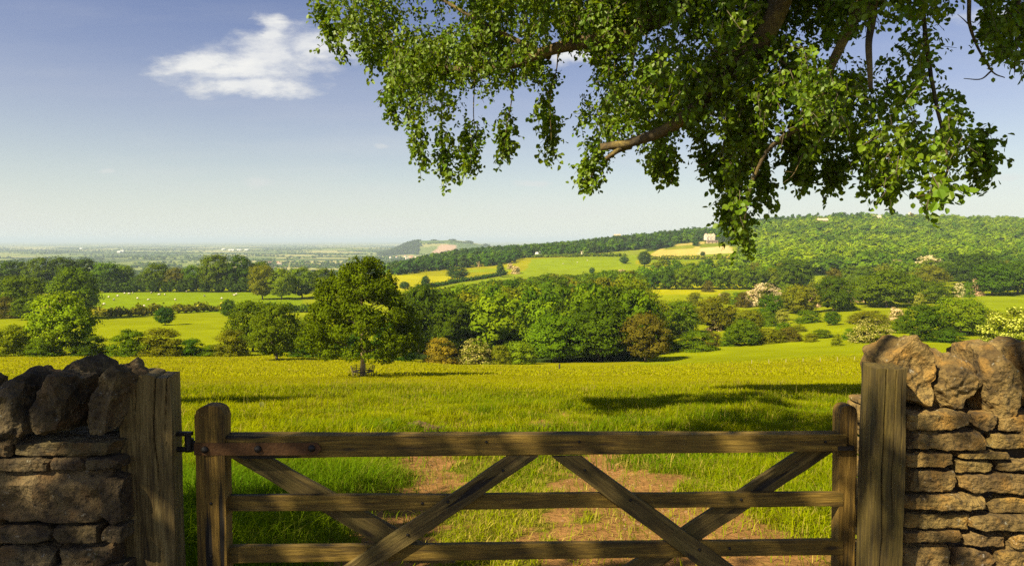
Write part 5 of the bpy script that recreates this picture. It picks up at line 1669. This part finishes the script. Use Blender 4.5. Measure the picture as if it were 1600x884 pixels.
HOLES = [[(1095, 184), (1132, 184), (1134, 214), (1112, 236), (1090, 208)], [(1206, 176), (1240, 166), (1256, 192), (1236, 222), (1202, 226)], [(882, 84), (914, 86), (918, 104), (880, 112)], [(646, -2), (684, 4), (676, 28), (650, 24)],
         [(740, -10), (775, -10), (765, 8)], [(985, 84), (1010, 88), (1004, 112), (984, 108)], [(1366, 96), (1378, 100), (1372, 118)], [(1338, 176), (1356, 182), (1348, 200)], [(574, 40), (590, 44), (584, 62)], [(1440, 196), (1470, 204), (1460, 226), (1438, 218)]]
def inside(px, py, poly):
    ins = np.zeros(px.shape, bool)
    n = len(poly)
    for i in range(n):
        (x1, y1), (x2, y2) = poly[i], poly[(i + 1) % n]
        c = ((y1 > py) != (y2 > py)) & (px < (x2 - x1) * (py - y1) / (y2 - y1 + 1e-12) + x1)
        ins ^= c
    return ins
def depthY(px): return np.interp(px, [430, 700, 900, 1100, 1300, 1480, 1560, 1700], [9.6, 8.5, 7.9, 7.2, 6.6, 5.9, 6.4, 6.4])
def proj(p):
    """photo column and row of points of the place"""
    x, y, z = p[:, 0], p[:, 1], p[:, 2] - CZ
    f_ = y * CP - z * SP
    u_ = y * SP + z * CP
    return 800 + F * x / f_, 442 - F * u_ / f_
def sample_canopy(r, poly, nclump, per, rad, jitter=.7, Yfix=None, droop=.12):
    """leafy clumps filling a bough: returns twig anchors and the way each looks out of its clump"""
    poly_np = np.array(poly)
    lo, hi = poly_np.min(0), poly_np.max(0)
    A, D = [], []
    while len(A) < nclump:
        px, py = r.uniform(lo[0], hi[0]), r.uniform(lo[1], hi[1])
        a_, b_ = np.array([px]), np.array([py])
        if not inside(a_, b_, poly)[0] or any(inside(a_, b_, h)[0] for h in HOLES): continue
        if py > -30 and r.uniform() > np.clip(float(np.interp(px, [450, 800, 1150, 1400], [.38, .48, .60, .66])) + 3.0 * fbm(np.array([[px / 62, py / 70, .7]]), 71, 2)[0], .03, 1): continue
        if py < -30 and r.uniform() < .45: continue
        Y = (float(depthY(px)) if Yfix is None else Yfix) + r.normal() * jitter
        Y = max(Y, 3.7)
        c = P(px, py, Y)
        R = rad * r.uniform(.55, 1.35)
        m = int(per * (R / rad) ** 2 * r.uniform(.8, 1.2))
        u = rand_dirs(r, m)
        p = c + u * R * r.uniform(.45, 1.0, (m, 1)) * np.array([.95, .95, 1.25])
        e = p - np.array([0, 0, droop])
        qx, qy = proj(p); ex, ey = proj(e)
        ok = inside(qx, qy, poly) & (inside(ex, ey, poly) | (r.uniform(size=m) < .12))
        for h in HOLES: ok &= ~(inside(ex, ey, h) & (r.uniform(size=m) < .9))
        A.append(p[ok]); D.append(u[ok])
    return np.concatenate(A), np.concatenate(D)
rc = np.random.default_rng(31)
def leafy(poly, *a, nl=9, tl=.15, L=.062, **k):
    p_, u_ = sample_canopy(rc, poly, *a, **k)
    return twiglets(rc, p_, nl, tl, L, outw=u_)
groups = [leafy(OUT, 1000, 23, .26, L=.049, tl=.13), leafy(OUT2, 70, 12, .22, jitter=.4, L=.054), leafy(OUT3, 9, 12, .15, jitter=.25, Yfix=4.9, L=.064)]
# thin hanging sprays that trail below the mass
sprays = [[(690, 200), (694, 245), (700, 276)], [(738, 190), (736, 228), (728, 262)], [(786, 180), (788, 215), (784, 240)], [(850, 150), (858, 195), (862, 230)], [(924, 236), (920, 262), (918, 284)], [(1030, 230), (1040, 255), (1040, 270)],
          [(1147, 250), (1149, 300), (1154, 345), (1160, 382)], [(1190, 250), (1192, 285), (1190, 310)], [(1255, 230), (1256, 270)], [(1300, 250), (1300, 282)], [(1536, 200), (1541, 240), (1538, 272)], [(500, 10), (512, 40), (530, 72)], [(560, 60), (590, 95)],
          [(640, 160), (652, 210), (662, 250)], [(1100, 200), (1108, 240), (1118, 262)], [(1132, 250), (1130, 300), (1140, 350)], [(1240, 190), (1246, 230), (1252, 268)], [(1340, 220), (1370, 270), (1395, 292)], [(630, 100), (606, 146), (616, 180)]]
an = []
for s in sprays:
    q = spline([P(a, b, depthY(a)) for a, b in s], 16)
    for p_ in q:
        for _ in range(3): an.append(p_ + rc.normal(size=3) * .05)
groups.append(twiglets(rc, np.array(an), 9, .13, .06))
# unseen leaves added behind the eye, shaped to shade gate and walls
ahv = np.array([.75, .66]) / math.hypot(.75, .66); ehv = np.array([ahv[1], -ahv[0]])
def lim(c): return np.interp(c, [-6.5, -6, -5, -4.2, -3.8, -3.3, -2.6, -1.6, -1.15, -.85, .5], [3.4, 3.5, 3.2, 2.7, 2.6, 3.3, 4.1, 5.0, 5.2, 3.5, 3.2])
sh = []
while len(sh) < 2150:
    c_ = rc.uniform(-6.6, .4); q_ = rc.uniform(-3.5, 5.2)
    if q_ > lim(c_): continue
    nz = fbm(np.array([[c_ / .9, q_ / .9, .5]]), 55, 3)[0]
    if rc.uniform() > np.clip(.9 + 1.4 * nz, .45, 1): continue
    z_ = rc.uniform(6.0, 9.5)
    a_ = q_ - COT * z_
    sh.append([ahv[0] * a_ + ehv[0] * c_, ahv[1] * a_ + ehv[1] * c_, z_])
sh = np.array(sh)
print('shade crown x', sh[:, 0].min(), sh[:, 0].max(), 'y', sh[:, 1].min(), sh[:, 1].max())
groups.append(twiglets(rc, sh, 7, .35, .15, .12))
# unseen leaves above the frame, shaped to throw the broad shadow on the grass at the right
# unseen leaves added sunward above the frame to keep the right-hand foliage in shade
ov = []
while len(ov) < 3400:
    px, py = (rc.uniform(1080, 1680) if rc.uniform() < .5 else rc.uniform(1330, 1720)), rc.uniform(-140, 330)
    if fbm(np.array([[px / 110, py / 90, 4.2]]), 61, 2)[0] < -.12: continue
    p_ = P(px, py, float(depthY(px)))
    t_ = rc.uniform(2.3, 4.6)
    p_ = p_ + np.array([SUN[0], SUN[1], SUN[2]]) * t_ / SUN[2]
    if p_[1] < .4 or (p_[2] - CZ) / p_[1] < .52: continue
    ov.append(p_)
groups.append(twiglets(rc, np.array(ov), 7, .25, .10, .12))
hi_ = []
while len(hi_) < 3400:
    gx, gy = rc.uniform(2.6, 20.0), rc.uniform(17, 42)
    edge = .5 * fbm(np.array([[gx * .6, gy * .4, 0]]), 77, 3)[0]
    cy_ = 21.0 + (gx - 3) * 1.0
    if abs(gy - cy_) > (2.2 + .42 * (gx - 2)) * (1 + edge): continue
    if fbm(np.array([[gx * .6, gy * .3, 3.3]]), 78, 3)[0] < -.14: continue
    gz = float(T(gx, gy))
    z_ = rc.uniform(10.5, 13.0)
    hh = z_ - gz
    hi_.append([gx - COT * hh * ahv[0], gy - COT * hh * ahv[1], z_])
hi_ = np.array(hi_)
vv = (hi_[:, 2] - CZ) / hi_[:, 1]
print('high crown lowest row', 375 - 1067 * vv.min(), 'x', hi_[:, 0].min(), hi_[:, 0].max(), 'y', hi_[:, 1].min(), hi_[:, 1].max())
groups.append(twiglets(rc, hi_, 7, .5, .24, .2))
tx, ty = 7.2, 4.6
TR = thing('tree', 'old broadleaf tree reaching its leafy drooping boughs over the gate from the right', 'tree', (0, 0, 0))
mb, ms = MB(), MB()
for V, Fq, tv, SV, SF in groups:
    mb.add(V, [Fq], 0, tv)
    ms.add(SV, [SF])
cr = obj('crown', mb.mesh('crown', [M_LEAF]), TR)
cr.color = (.118, .182, .003, 1)
print('canopy leaves', sum(len(g[1]) for g in groups) // 2)
def limb(pts3, r0_, r1_, n=26, seg=9, wob=.05, seed=1):
    q = spline(pts3, n)
    q = q + wob * np.stack([fbm(q * 1.3, seed), fbm(q * 1.3, seed + 3), fbm(q * 1.3, seed + 6)], 1) * np.linspace(.2, 1, n)[:, None]
    return tube_vf(q, np.linspace(r0_, r1_, n) * (1 + .12 * fbm(q * 3, seed + 8)), seg)
mt = MB()
mt.add(*limb([(tx, ty, -.3), (tx, ty, .5), (tx - .1, ty, 2.5), (tx - .2, ty + .1, 5), (tx - .5, ty + .2, 8), (tx - 1, ty + .6, 12)], .62, .22, 24, 14, .12, 2))
obj('trunk', mt.mesh('trunk', [M_LIMB], True), TR)
def PX(l): return [P(a, b, c) for a, b, c in l]
fork = np.array([tx - .3, ty + .1, 5.2])
LIMBS = [
    ([fork] + PX([(1480, -150, 6.2), (1300, -80, 6.4), (1215, -10, 6.3), (1192, 45, 6.4), (1162, 92, 6.5), (1110, 140, 6.7), (1045, 205, 6.9), (985, 230, 7.0), (935, 238, 7.05)]), .15, .034),
    ([fork + (0, 0, 1.0)] + PX([(1350, -260, 7), (1150, -60, 7.2), (1060, 20, 7.3), (985, 58, 7.5), (905, 76, 7.7), (845, 92, 7.9), (800, 112, 8.1), (730, 118, 8.5), (650, 96, 8.9), (560, 40, 9.3)]), .13, .012),
    (PX([(860, 90, 7.9), (800, 60, 8.0), (740, 30, 8.2), (690, 2, 8.4), (640, -40, 8.7)]), .035, .012),
    (PX([(985, 230, 7.0), (955, 244, 7.0), (938, 256, 7.0)]), .03, .022),
    (PX([(1335, -140, 5.8), (1328, -20, 5.8), (1326, 40, 5.75), (1320, 90, 5.7), (1326, 152, 5.65)]), .05, .016),
    (PX([(1420, -160, 5.7), (1340, 20, 5.9), (1296, 110, 5.9), (1268, 180, 5.9), (1222, 214, 6.0), (1196, 236, 6.1), (1174, 290, 6.2), (1166, 345, 6.3)]), .05, .006),
    (PX([(1040, -60, 7), (1000, 40, 7.3), (985, 110, 7.3)]), .05, .02),
    (PX([(905, 76, 7.7), (884, 60, 7.6), (930, 20, 7.4), (970, -40, 7.3)]), .028, .03),
    (PX([(1192, 45, 6.4), (1150, 88, 6.3), (1110, 104, 6.2), (1086, 96, 6.2)]), .014, .005),
    (PX([(1162, 92, 6.5), (1200, 108, 6.3), (1224, 140, 6.2), (1232, 200, 6.2)]), .016, .007),
    (PX([(1430, -120, 6.2), (1446, 60, 6.2), (1462, 160, 5.9), (1478, 230, 5.5), (1480, 268, 5.2), (1462, 304, 5.0), (1430, 314, 4.95)]), .022, .003),
    (PX([(1514, -120, 6), (1514, 10, 6), (1518, 44, 6), (1530, 76, 6), (1548, 112, 6), (1568, 122, 6)]), .02, .004),
    (PX([(1548, 112, 6), (1532, 124, 6), (1506, 122, 6)]), .008, .003), (PX([(1518, 44, 6), (1504, 30, 6), (1494, 22, 6)]), .006, .002),
    (PX([(1600, -140, 6.1), (1592, 0, 6.1), (1588, 60, 6.1), (1584, 116, 6.1)]), .025, .004),
    (PX([(700, 108, 8.6), (690, 160, 8.6), (690, 220, 8.6), (700, 262, 8.6)]), .016, .003), (PX([(742, 118, 8.4), (740, 180, 8.4), (744, 225, 8.4), (734, 262, 8.4)]), .008, .003),
    (PX([(804, 110, 8.1), (800, 160, 8.1), (788, 225, 8.1)]), .012, .003), (PX([(872, 84, 7.8), (870, 110, 7.8), (860, 160, 7.8), (862, 220, 7.8)]), .01, .003),
    (PX([(560, 90, 9.2), (585, 100, 9.1), (616, 98, 9.0), (650, 80, 8.9)]), .004, .012), (PX([(590, 160, 9), (604, 150, 9), (625, 130, 8.9)]), .003, .006), (PX([(588, 145, 9), (602, 148, 9)]), .002, .004), (PX([(590, 168, 9), (608, 158, 9)]), .002, .003),
    (PX([(1085, 252, 6.7), (1100, 258, 6.7), (1125, 240, 6.6)]), .002, .004), (PX([(1224, 286, 6), (1240, 272, 6), (1256, 240, 6)]), .002, .006), (PX([(1226, 268, 6), (1240, 270, 6)]), .002, .003),
    (PX([(1178, -60, 6.2), (1180, 10, 6.1), (1160, 52, 6.0), (1130, 84, 6.0), (1108, 90, 6)]), .012, .003), (PX([(1180, 20, 6.1), (1168, 60, 6), (1140, 92, 6), (1120, 98, 6)]), .008, .003),
    ([fork + (-.1, .1, 1.5), np.array([3.5, 2.0, 8.6]), np.array([0, .2, 9.0]), np.array([-3, -1.2, 8.6]), np.array([-5.5, -2.2, 7.6])], .16, .03),  # unseen limbs added to carry the leaves that shade the gate
    ([np.array([0, .2, 9.0]), np.array([-2.2, 1.0, 8.2]), np.array([-4.5, .8, 7.2])], .06, .02),
    ([np.array([-3, -1.2, 8.6]), np.array([-4.5, -3.5, 7.8]), np.array([-6, -5, 7])], .06, .02),
    ([fork + (-.3, .3, 4.5), np.array([4.0, 6.5, 11.2]), np.array([.5, 9.0, 12.0]), np.array([-3.5, 11.5, 12.0]), np.array([-6.5, 13, 11.6])], .14, .03),  # unseen limb added to carry the leaves that shadow the field
]
FRONT = {0: .30, 1: .28, 3: .34, 4: .35, 8: .4, 9: .3, 20: .3, 21: .3}
for k, (pts_, ra, rb) in enumerate(LIMBS):
    if k in FRONT:       # boughs that hang on the near side of the foliage
        pts_ = [np.asarray(p_, float) + (np.array([0, -FRONT[k], 0]) if i_ > 0 else 0) for i_, p_ in enumerate(pts_)]
    q = MB(); q.add(*limb(pts_, ra, rb, 28, 9 if ra > .03 else 6, .05 if ra > .01 else .02, 10 + k))
    obj('limb' if ra > .03 else 'branch', q.mesh('limb', [M_LIMB], True), TR)
obj('twigs', ms.mesh('twigs', [M_BARK]), TR)

# a field tree beyond the left wall; its shadow lies on the grass left of the gate
t_ = thing('tree', 'field tree beyond the left wall whose shadow crosses the grass above the hinge stile', 'tree', (-19.8, 14.8, float(T(-19.8, 14.8)) - .1))
c = obj('crown', PROTO['round'][0], t_); c.scale = (7.6, 6.6, 9.6); c.location = (0, 0, 3.6); c.color = (*GREEN['mid'], 1)
q = obj('trunk', TRUNK, t_); q.scale = (4.2, 4.2, 11)

# ---------------------------------------------------------------- meadow grass
rg = np.random.default_rng(63)
def blades(x, y, h, wdt, lean, col, r):
    n = len(x)
    z = T(x, y) - .01
    a = r.uniform(0, 2 * np.pi, n)
    f = np.stack([np.cos(a), np.sin(a), np.zeros(n)], 1)            # lean direction
    s = np.stack([-f[:, 1], f[:, 0], np.zeros(n)], 1)
    b = np.stack([x, y, z], 1)
    L = lean[:, None]; H = h[:, None]; Wd = wdt[:, None]
    up = np.array([0, 0, 1.])
    m1 = b + up * H * .5 + f * H * L * .22
    m2 = b + up * H * (.85 - .12 * L) + f * H * L * .60
    tp = b + up * H * (1.0 - .30 * L) + f * H * L * 1.0
    V = np.stack([b - s * Wd, b + s * Wd, m1 - s * Wd * .85, m1 + s * Wd * .85, m2 - s * Wd * .5, m2 + s * Wd * .5, tp], 1).reshape(-1, 3)
    i = np.arange(n)[:, None] * 7
    Q = np.concatenate([i + np.array([[0, 1, 3, 2]]), i + np.array([[2, 3, 5, 4]])])
    Tt = i + np.array([[4, 5, 6]])
    return V, Q, Tt, np.repeat(col, 7, 0)
def field_grass(name, label, y0, y1, dens, hfun, wfun, cfun, seed, half=.86):
    r = np.random.default_rng(seed)
    A = half * (y1 ** 2 - y0 ** 2) + 2 * (y1 - y0)
    n = int(A * dens)
    yy = np.sqrt(r.uniform(y0 ** 2, y1 ** 2, n))
    xx = r.uniform(-1, 1, n) * (half * yy + 1.0)
    cl = n2(xx, yy, .55, 81, 3)
    keep = r.uniform(size=n) < np.clip(.75 + 1.1 * cl, .12, 1)
    if y0 < 20:
        keep &= r.uniform(size=n) > soil_mask(xx, yy) * .90
    xx, yy, cl = xx[keep], yy[keep], cl[keep]
    h = hfun(xx, yy, r) * (1 + .45 * cl)
    lean = np.clip(r.gamma(2.2, .42, len(xx)), .1, 2.0)
    V, Q, Tt, c = blades(xx, yy, h, wfun(yy, r), lean, cfun(xx, yy, r), r)
    me = new_mesh(name, V, [Q, Tt], [M_GRASS], None, c)
    o = tag(obj(name, me), label, None, None, 'stuff')
    print(name, len(xx))
    return o
def tracks(x, y):
    return np.exp(-((x - 1.3) / 1.0) ** 2) * smooth(14, 7, y) + np.exp(-((x + 1.0) / .6) ** 2) * smooth(14, 8, y) + .8 * np.exp(-((x - .15) / .9) ** 2) * smooth(12, 6, y)
def c_near(x, y, r):
    k = n2(x, y, 1.7, 91, 3)[:, None]; k2 = n2(x, y, 7, 92, 2)[:, None]
    g = np.array([.095, .165, .003]); yv = np.array([.295, .312, .003]); ol = np.array([.300, .300, .003]); dry = np.array([.38, .30, .06])
    t = np.clip(.66 + 1.0 * k + .9 * k2 + r.normal(0, .22, (len(x), 1)), 0, 1)
    c = g * (1 - t) + yv * t
    tuft = smooth(.18, .42, n2(x, y, 1.5, 101, 3))[:, None]
    c = c * (1 - .55 * tuft) + np.array([.075, .15, .004]) * .55 * tuft
    far = smooth(14, 55, y)[:, None]
    c = c * (1 - far) + (ol * (.9 + .25 * t)) * far
    dr = (r.uniform(size=(len(x), 1)) < (.07 + .25 * tracks(x, y)[:, None]))
    c = np.where(dr, dry * r.uniform(.7, 1.1, (len(x), 1)), c)
    lf = smooth(-.4, -1.6, x)[:, None] * smooth(11, 7, y)[:, None]
    c = c * (1 - lf * .6) + np.array([.08, .17, .006]) * lf * .6
    return c * r.uniform(.8, 1.2, (len(x), 1))
def h_near(x, y, r): return r.uniform(.07, .27, len(x)) * (1 + .6 * n2(x, y, .9, 94, 2)) * (1 - .55 * np.clip(tracks(x, y), 0, 1)) * (1 + .35 * smooth(-.6, -1.8, x))
field_grass('near_grass', 'lush green grass either side of the earth ruts behind the gate', 3.75, 9.0, 2900, h_near, lambda y, r: r.uniform(.0022, .0045, len(y)), c_near, 1)
field_grass('meadow_grass', 'bright meadow grass from the track up to the seeding sward', 9.0, 24.0, 820, lambda x, y, r: r.uniform(.08, .27, len(x)) * (1 + .9 * np.clip(n2(x, y, 1.6, 95, 3) * 2, -.6, 1)), lambda y, r: r.uniform(.004, .008, len(y)), c_near, 2)
field_grass('seeding_grass', 'olive-yellow seeding grass covering the far slope of the meadow', 24.0, 60.0, 125, lambda x, y, r: r.uniform(.09, .26, len(x)) * (1 + .5 * n2(x, y, 4., 96, 2)) * (1 - .4 * smooth(38, 56, y)), lambda y, r: r.uniform(.008, .016, len(y)), c_near, 3)
field_grass('far_grass', 'olive grass at the foot of the meadow', 60.0, 118.0, 9, lambda x, y, r: r.uniform(.10, .24, len(x)), lambda y, r: r.uniform(.03, .06, len(y)), c_near, 4, .80)
# tall dark weeds and grass at the foot of walls and posts
def foot_grass():
    r = np.random.default_rng(4)
    n = 900
    px = np.concatenate([r.uniform(30, 190, 90), r.normal(110, 26, 160), r.uniform(190, 300, 60), r.uniform(1330, 1640, 240), r.uniform(-150, 30, 80)])
    Yv = np.where(px < 800, r.uniform(2.9, 3.14, len(px)), r.uniform(2.95, 3.18, len(px)))
    x = (px - 800) / F * Yv
    h = r.uniform(.25, .62, len(px)) * np.where((px > 60) & (px < 170), 1.12, .92)
    V, Q, Tt, c = blades(x, Yv, h, r.uniform(.002, .004, len(px)), r.uniform(.1, .8, len(px)), np.array([.07, .085, .012]) * r.uniform(.6, 1.3, (len(px), 1)), r)
    tag(obj('wall_foot_grass', new_mesh('wall_foot_grass', V, [Q, Tt], [M_GRASS], None, c)), 'thin grass stalks growing up at the foot of walls and posts', None, None, 'stuff')
foot_grass()

def seed_stalks():
    r = np.random.default_rng(44)
    n = 7000
    yy = np.sqrt(r.uniform(7.0 ** 2, 46.0 ** 2, n)); xx = r.uniform(-1, 1, n) * (.84 * yy + .5)
    ok = (n2(xx, yy, 3.5, 99, 3) > .02) & (soil_mask(xx, yy) < .1)
    xx, yy = xx[ok], yy[ok]
    h = r.uniform(.28, .52, len(xx))
    wd = np.interp(yy, [7, 46], [.0022, .009])
    col = np.where((r.uniform(size=(len(xx), 1)) < .35), np.array([.16, .10, .03]), np.array([.30, .26, .06])) * r.uniform(.7, 1.2, (len(xx), 1))
    V, Q, Tt, c = blades(xx, yy, h, wd, r.uniform(.05, .35, len(xx)), col, r)
    tag(obj('seed_stalks', new_mesh('seed_stalks', V, [Q, Tt], [M_GRASS], None, c)), 'tall thin seeding stalks standing above the meadow grass', None, None, 'stuff')
seed_stalks()

# ---------------------------------------------------------------- small things on the track
def dock(px, py, label, n=16, size=.30, col=(.13, .20, .02)):
    Y = hit(px, py); x = (px - 800) / F * Y
    r = np.random.default_rng(int(px))
    mb = MB()
    for k in range(n):
        a = r.uniform(0, 6.28); el = r.uniform(.3, 1.25); L = size * r.uniform(.7, 1.3)
        d = np.array([math.cos(a) * math.cos(el), math.sin(a) * math.cos(el), math.sin(el)])
        s = np.array([-math.sin(a), math.cos(a), 0])
        t = np.linspace(0, 1, 7)
        mid = d[None] * (L * t)[:, None] - np.array([0, 0, 1.])[None] * (L * .45 * t ** 2)[:, None]
        wv = L * .16 * np.sin(np.pi * np.clip(t * .93 + .05, 0, 1)) ** .8
        V = np.stack([mid - s * wv[:, None] + [0, 0, .01], mid, mid + s * wv[:, None] + [0, 0, .01]], 1).reshape(-1, 3)
        i = np.arange(6)[:, None] * 3
        mb.add(V, [np.concatenate([i + np.array([[0, 1, 4, 3]]), i + np.array([[1, 2, 5, 4]])])], 0, np.array(col) * r.uniform(.8, 1.2))
    o = obj('dock_plant', mb.mesh('dock_plant', [M_GRASS]), None, (x, Y, float(T(x, Y))))
    tag(o, label, 'weed')
dock(603, 672, 'broad-leaved dock plant in the grass left of the earth clods', 16, .42)
dock(640, 674, 'smaller dock plant against the left side of the earth clods', 11, .34)
dock(404, 640, 'pale-headed weed standing in the grass above the hinge stile', 8, .34, (.24, .25, .05))
M_SOIL = simple_mat('bare_earth', (.11, .06, .024), 1.0, .9, 12, .45)
def clod(px, py, sx, sy, sz, label, seed, name='earth_clod'):
    Y = hit(px, py); x = (px - 800) / F * Y
    V, f = stone_vf((0, 0, 0), (sx, sy, sz), seed, 22, 2.2, .25)
    mb = MB(); mb.add(V, f, 0)
    tag(obj(name, mb.mesh(name, [M_SOIL], True), None, (x, Y, float(T(x, Y)) + sz * .35)), label, 'earth clod')
clod(655, 672, .34, .22, .15, 'dark upturned clod of earth beside the dock plants', 5)
clod(676, 675, .22, .2, .10, 'smaller reddish clod touching the upturned one', 9)
clod(848, 668, .26, .3, .05, 'flat bare earth patch in the grass beyond the gate top rail', 12, 'earth_patch')
# stones loose in the ruts
rr_ = np.random.default_rng(17)
mbp = MB()
for k in range(520):
    rt = rr_.uniform() < .7
    yy = rr_.uniform(4.3, 10.5)
    xx = (1.32 if rt else -1.0) + rr_.normal(0, .33 if rt else .2)
    if soil_mask(np.array([xx]), np.array([yy]))[0] < .5: continue
    s = rr_.uniform(.005, .014)
    V, f = stone_vf((xx, yy, float(T(xx, yy)) + s * .2), (s * rr_.uniform(.8, 1.5), s, s * .6), k, 8, 3, .2)
    c = np.array([.20, .12, .055]) * rr_.uniform(.6, 1.6)
    mbp.add(V, f, 0, c / .2)
def gravel_mat():
    m, nt = mat('rut_gravel')
    at = N(nt, 'ShaderNodeAttribute', attribute_name='tint').outputs['Color']
    c = mixc(nt, 1.0, at, rgb(.2, .2, .2), 'MULTIPLY')
    N(nt, 'ShaderNodeOutputMaterial', {'Surface': N(nt, 'ShaderNodeBsdfPrincipled', {'Base Color': c, 'Roughness': .95}).outputs[0]})
    return m
tag(obj('gravel', mbp.mesh('gravel', [gravel_mat()])), 'loose stones and crumbs of earth in the wheel ruts', None, None, 'stuff')

# ---------------------------------------------------------------- the air
HZ0 = -106.0
bpy.context.view_layer.update()
HZ1 = max((o.matrix_world @ Vector(c_)).z for o in SC.objects if o.type == 'MESH' for c_ in o.bound_box) + 2.0
print('haze top', HZ1)
V, f = box_vf((0, 15000, (HZ0 + HZ1) / 2), (120000, 64000, HZ1 - HZ0))
m, nt = mat('haze')
vol = N(nt, 'ShaderNodeVolumePrincipled', {'Color': rgb(.76, .90, 1.0), 'Density': HAZE, 'Anisotropy': .0})
N(nt, 'ShaderNodeOutputMaterial', {'Volume': vol.outputs[0]})
mb = MB(); mb.add(V, f)
tag(obj('haze', mb.mesh('haze', [m])), kind='stuff')
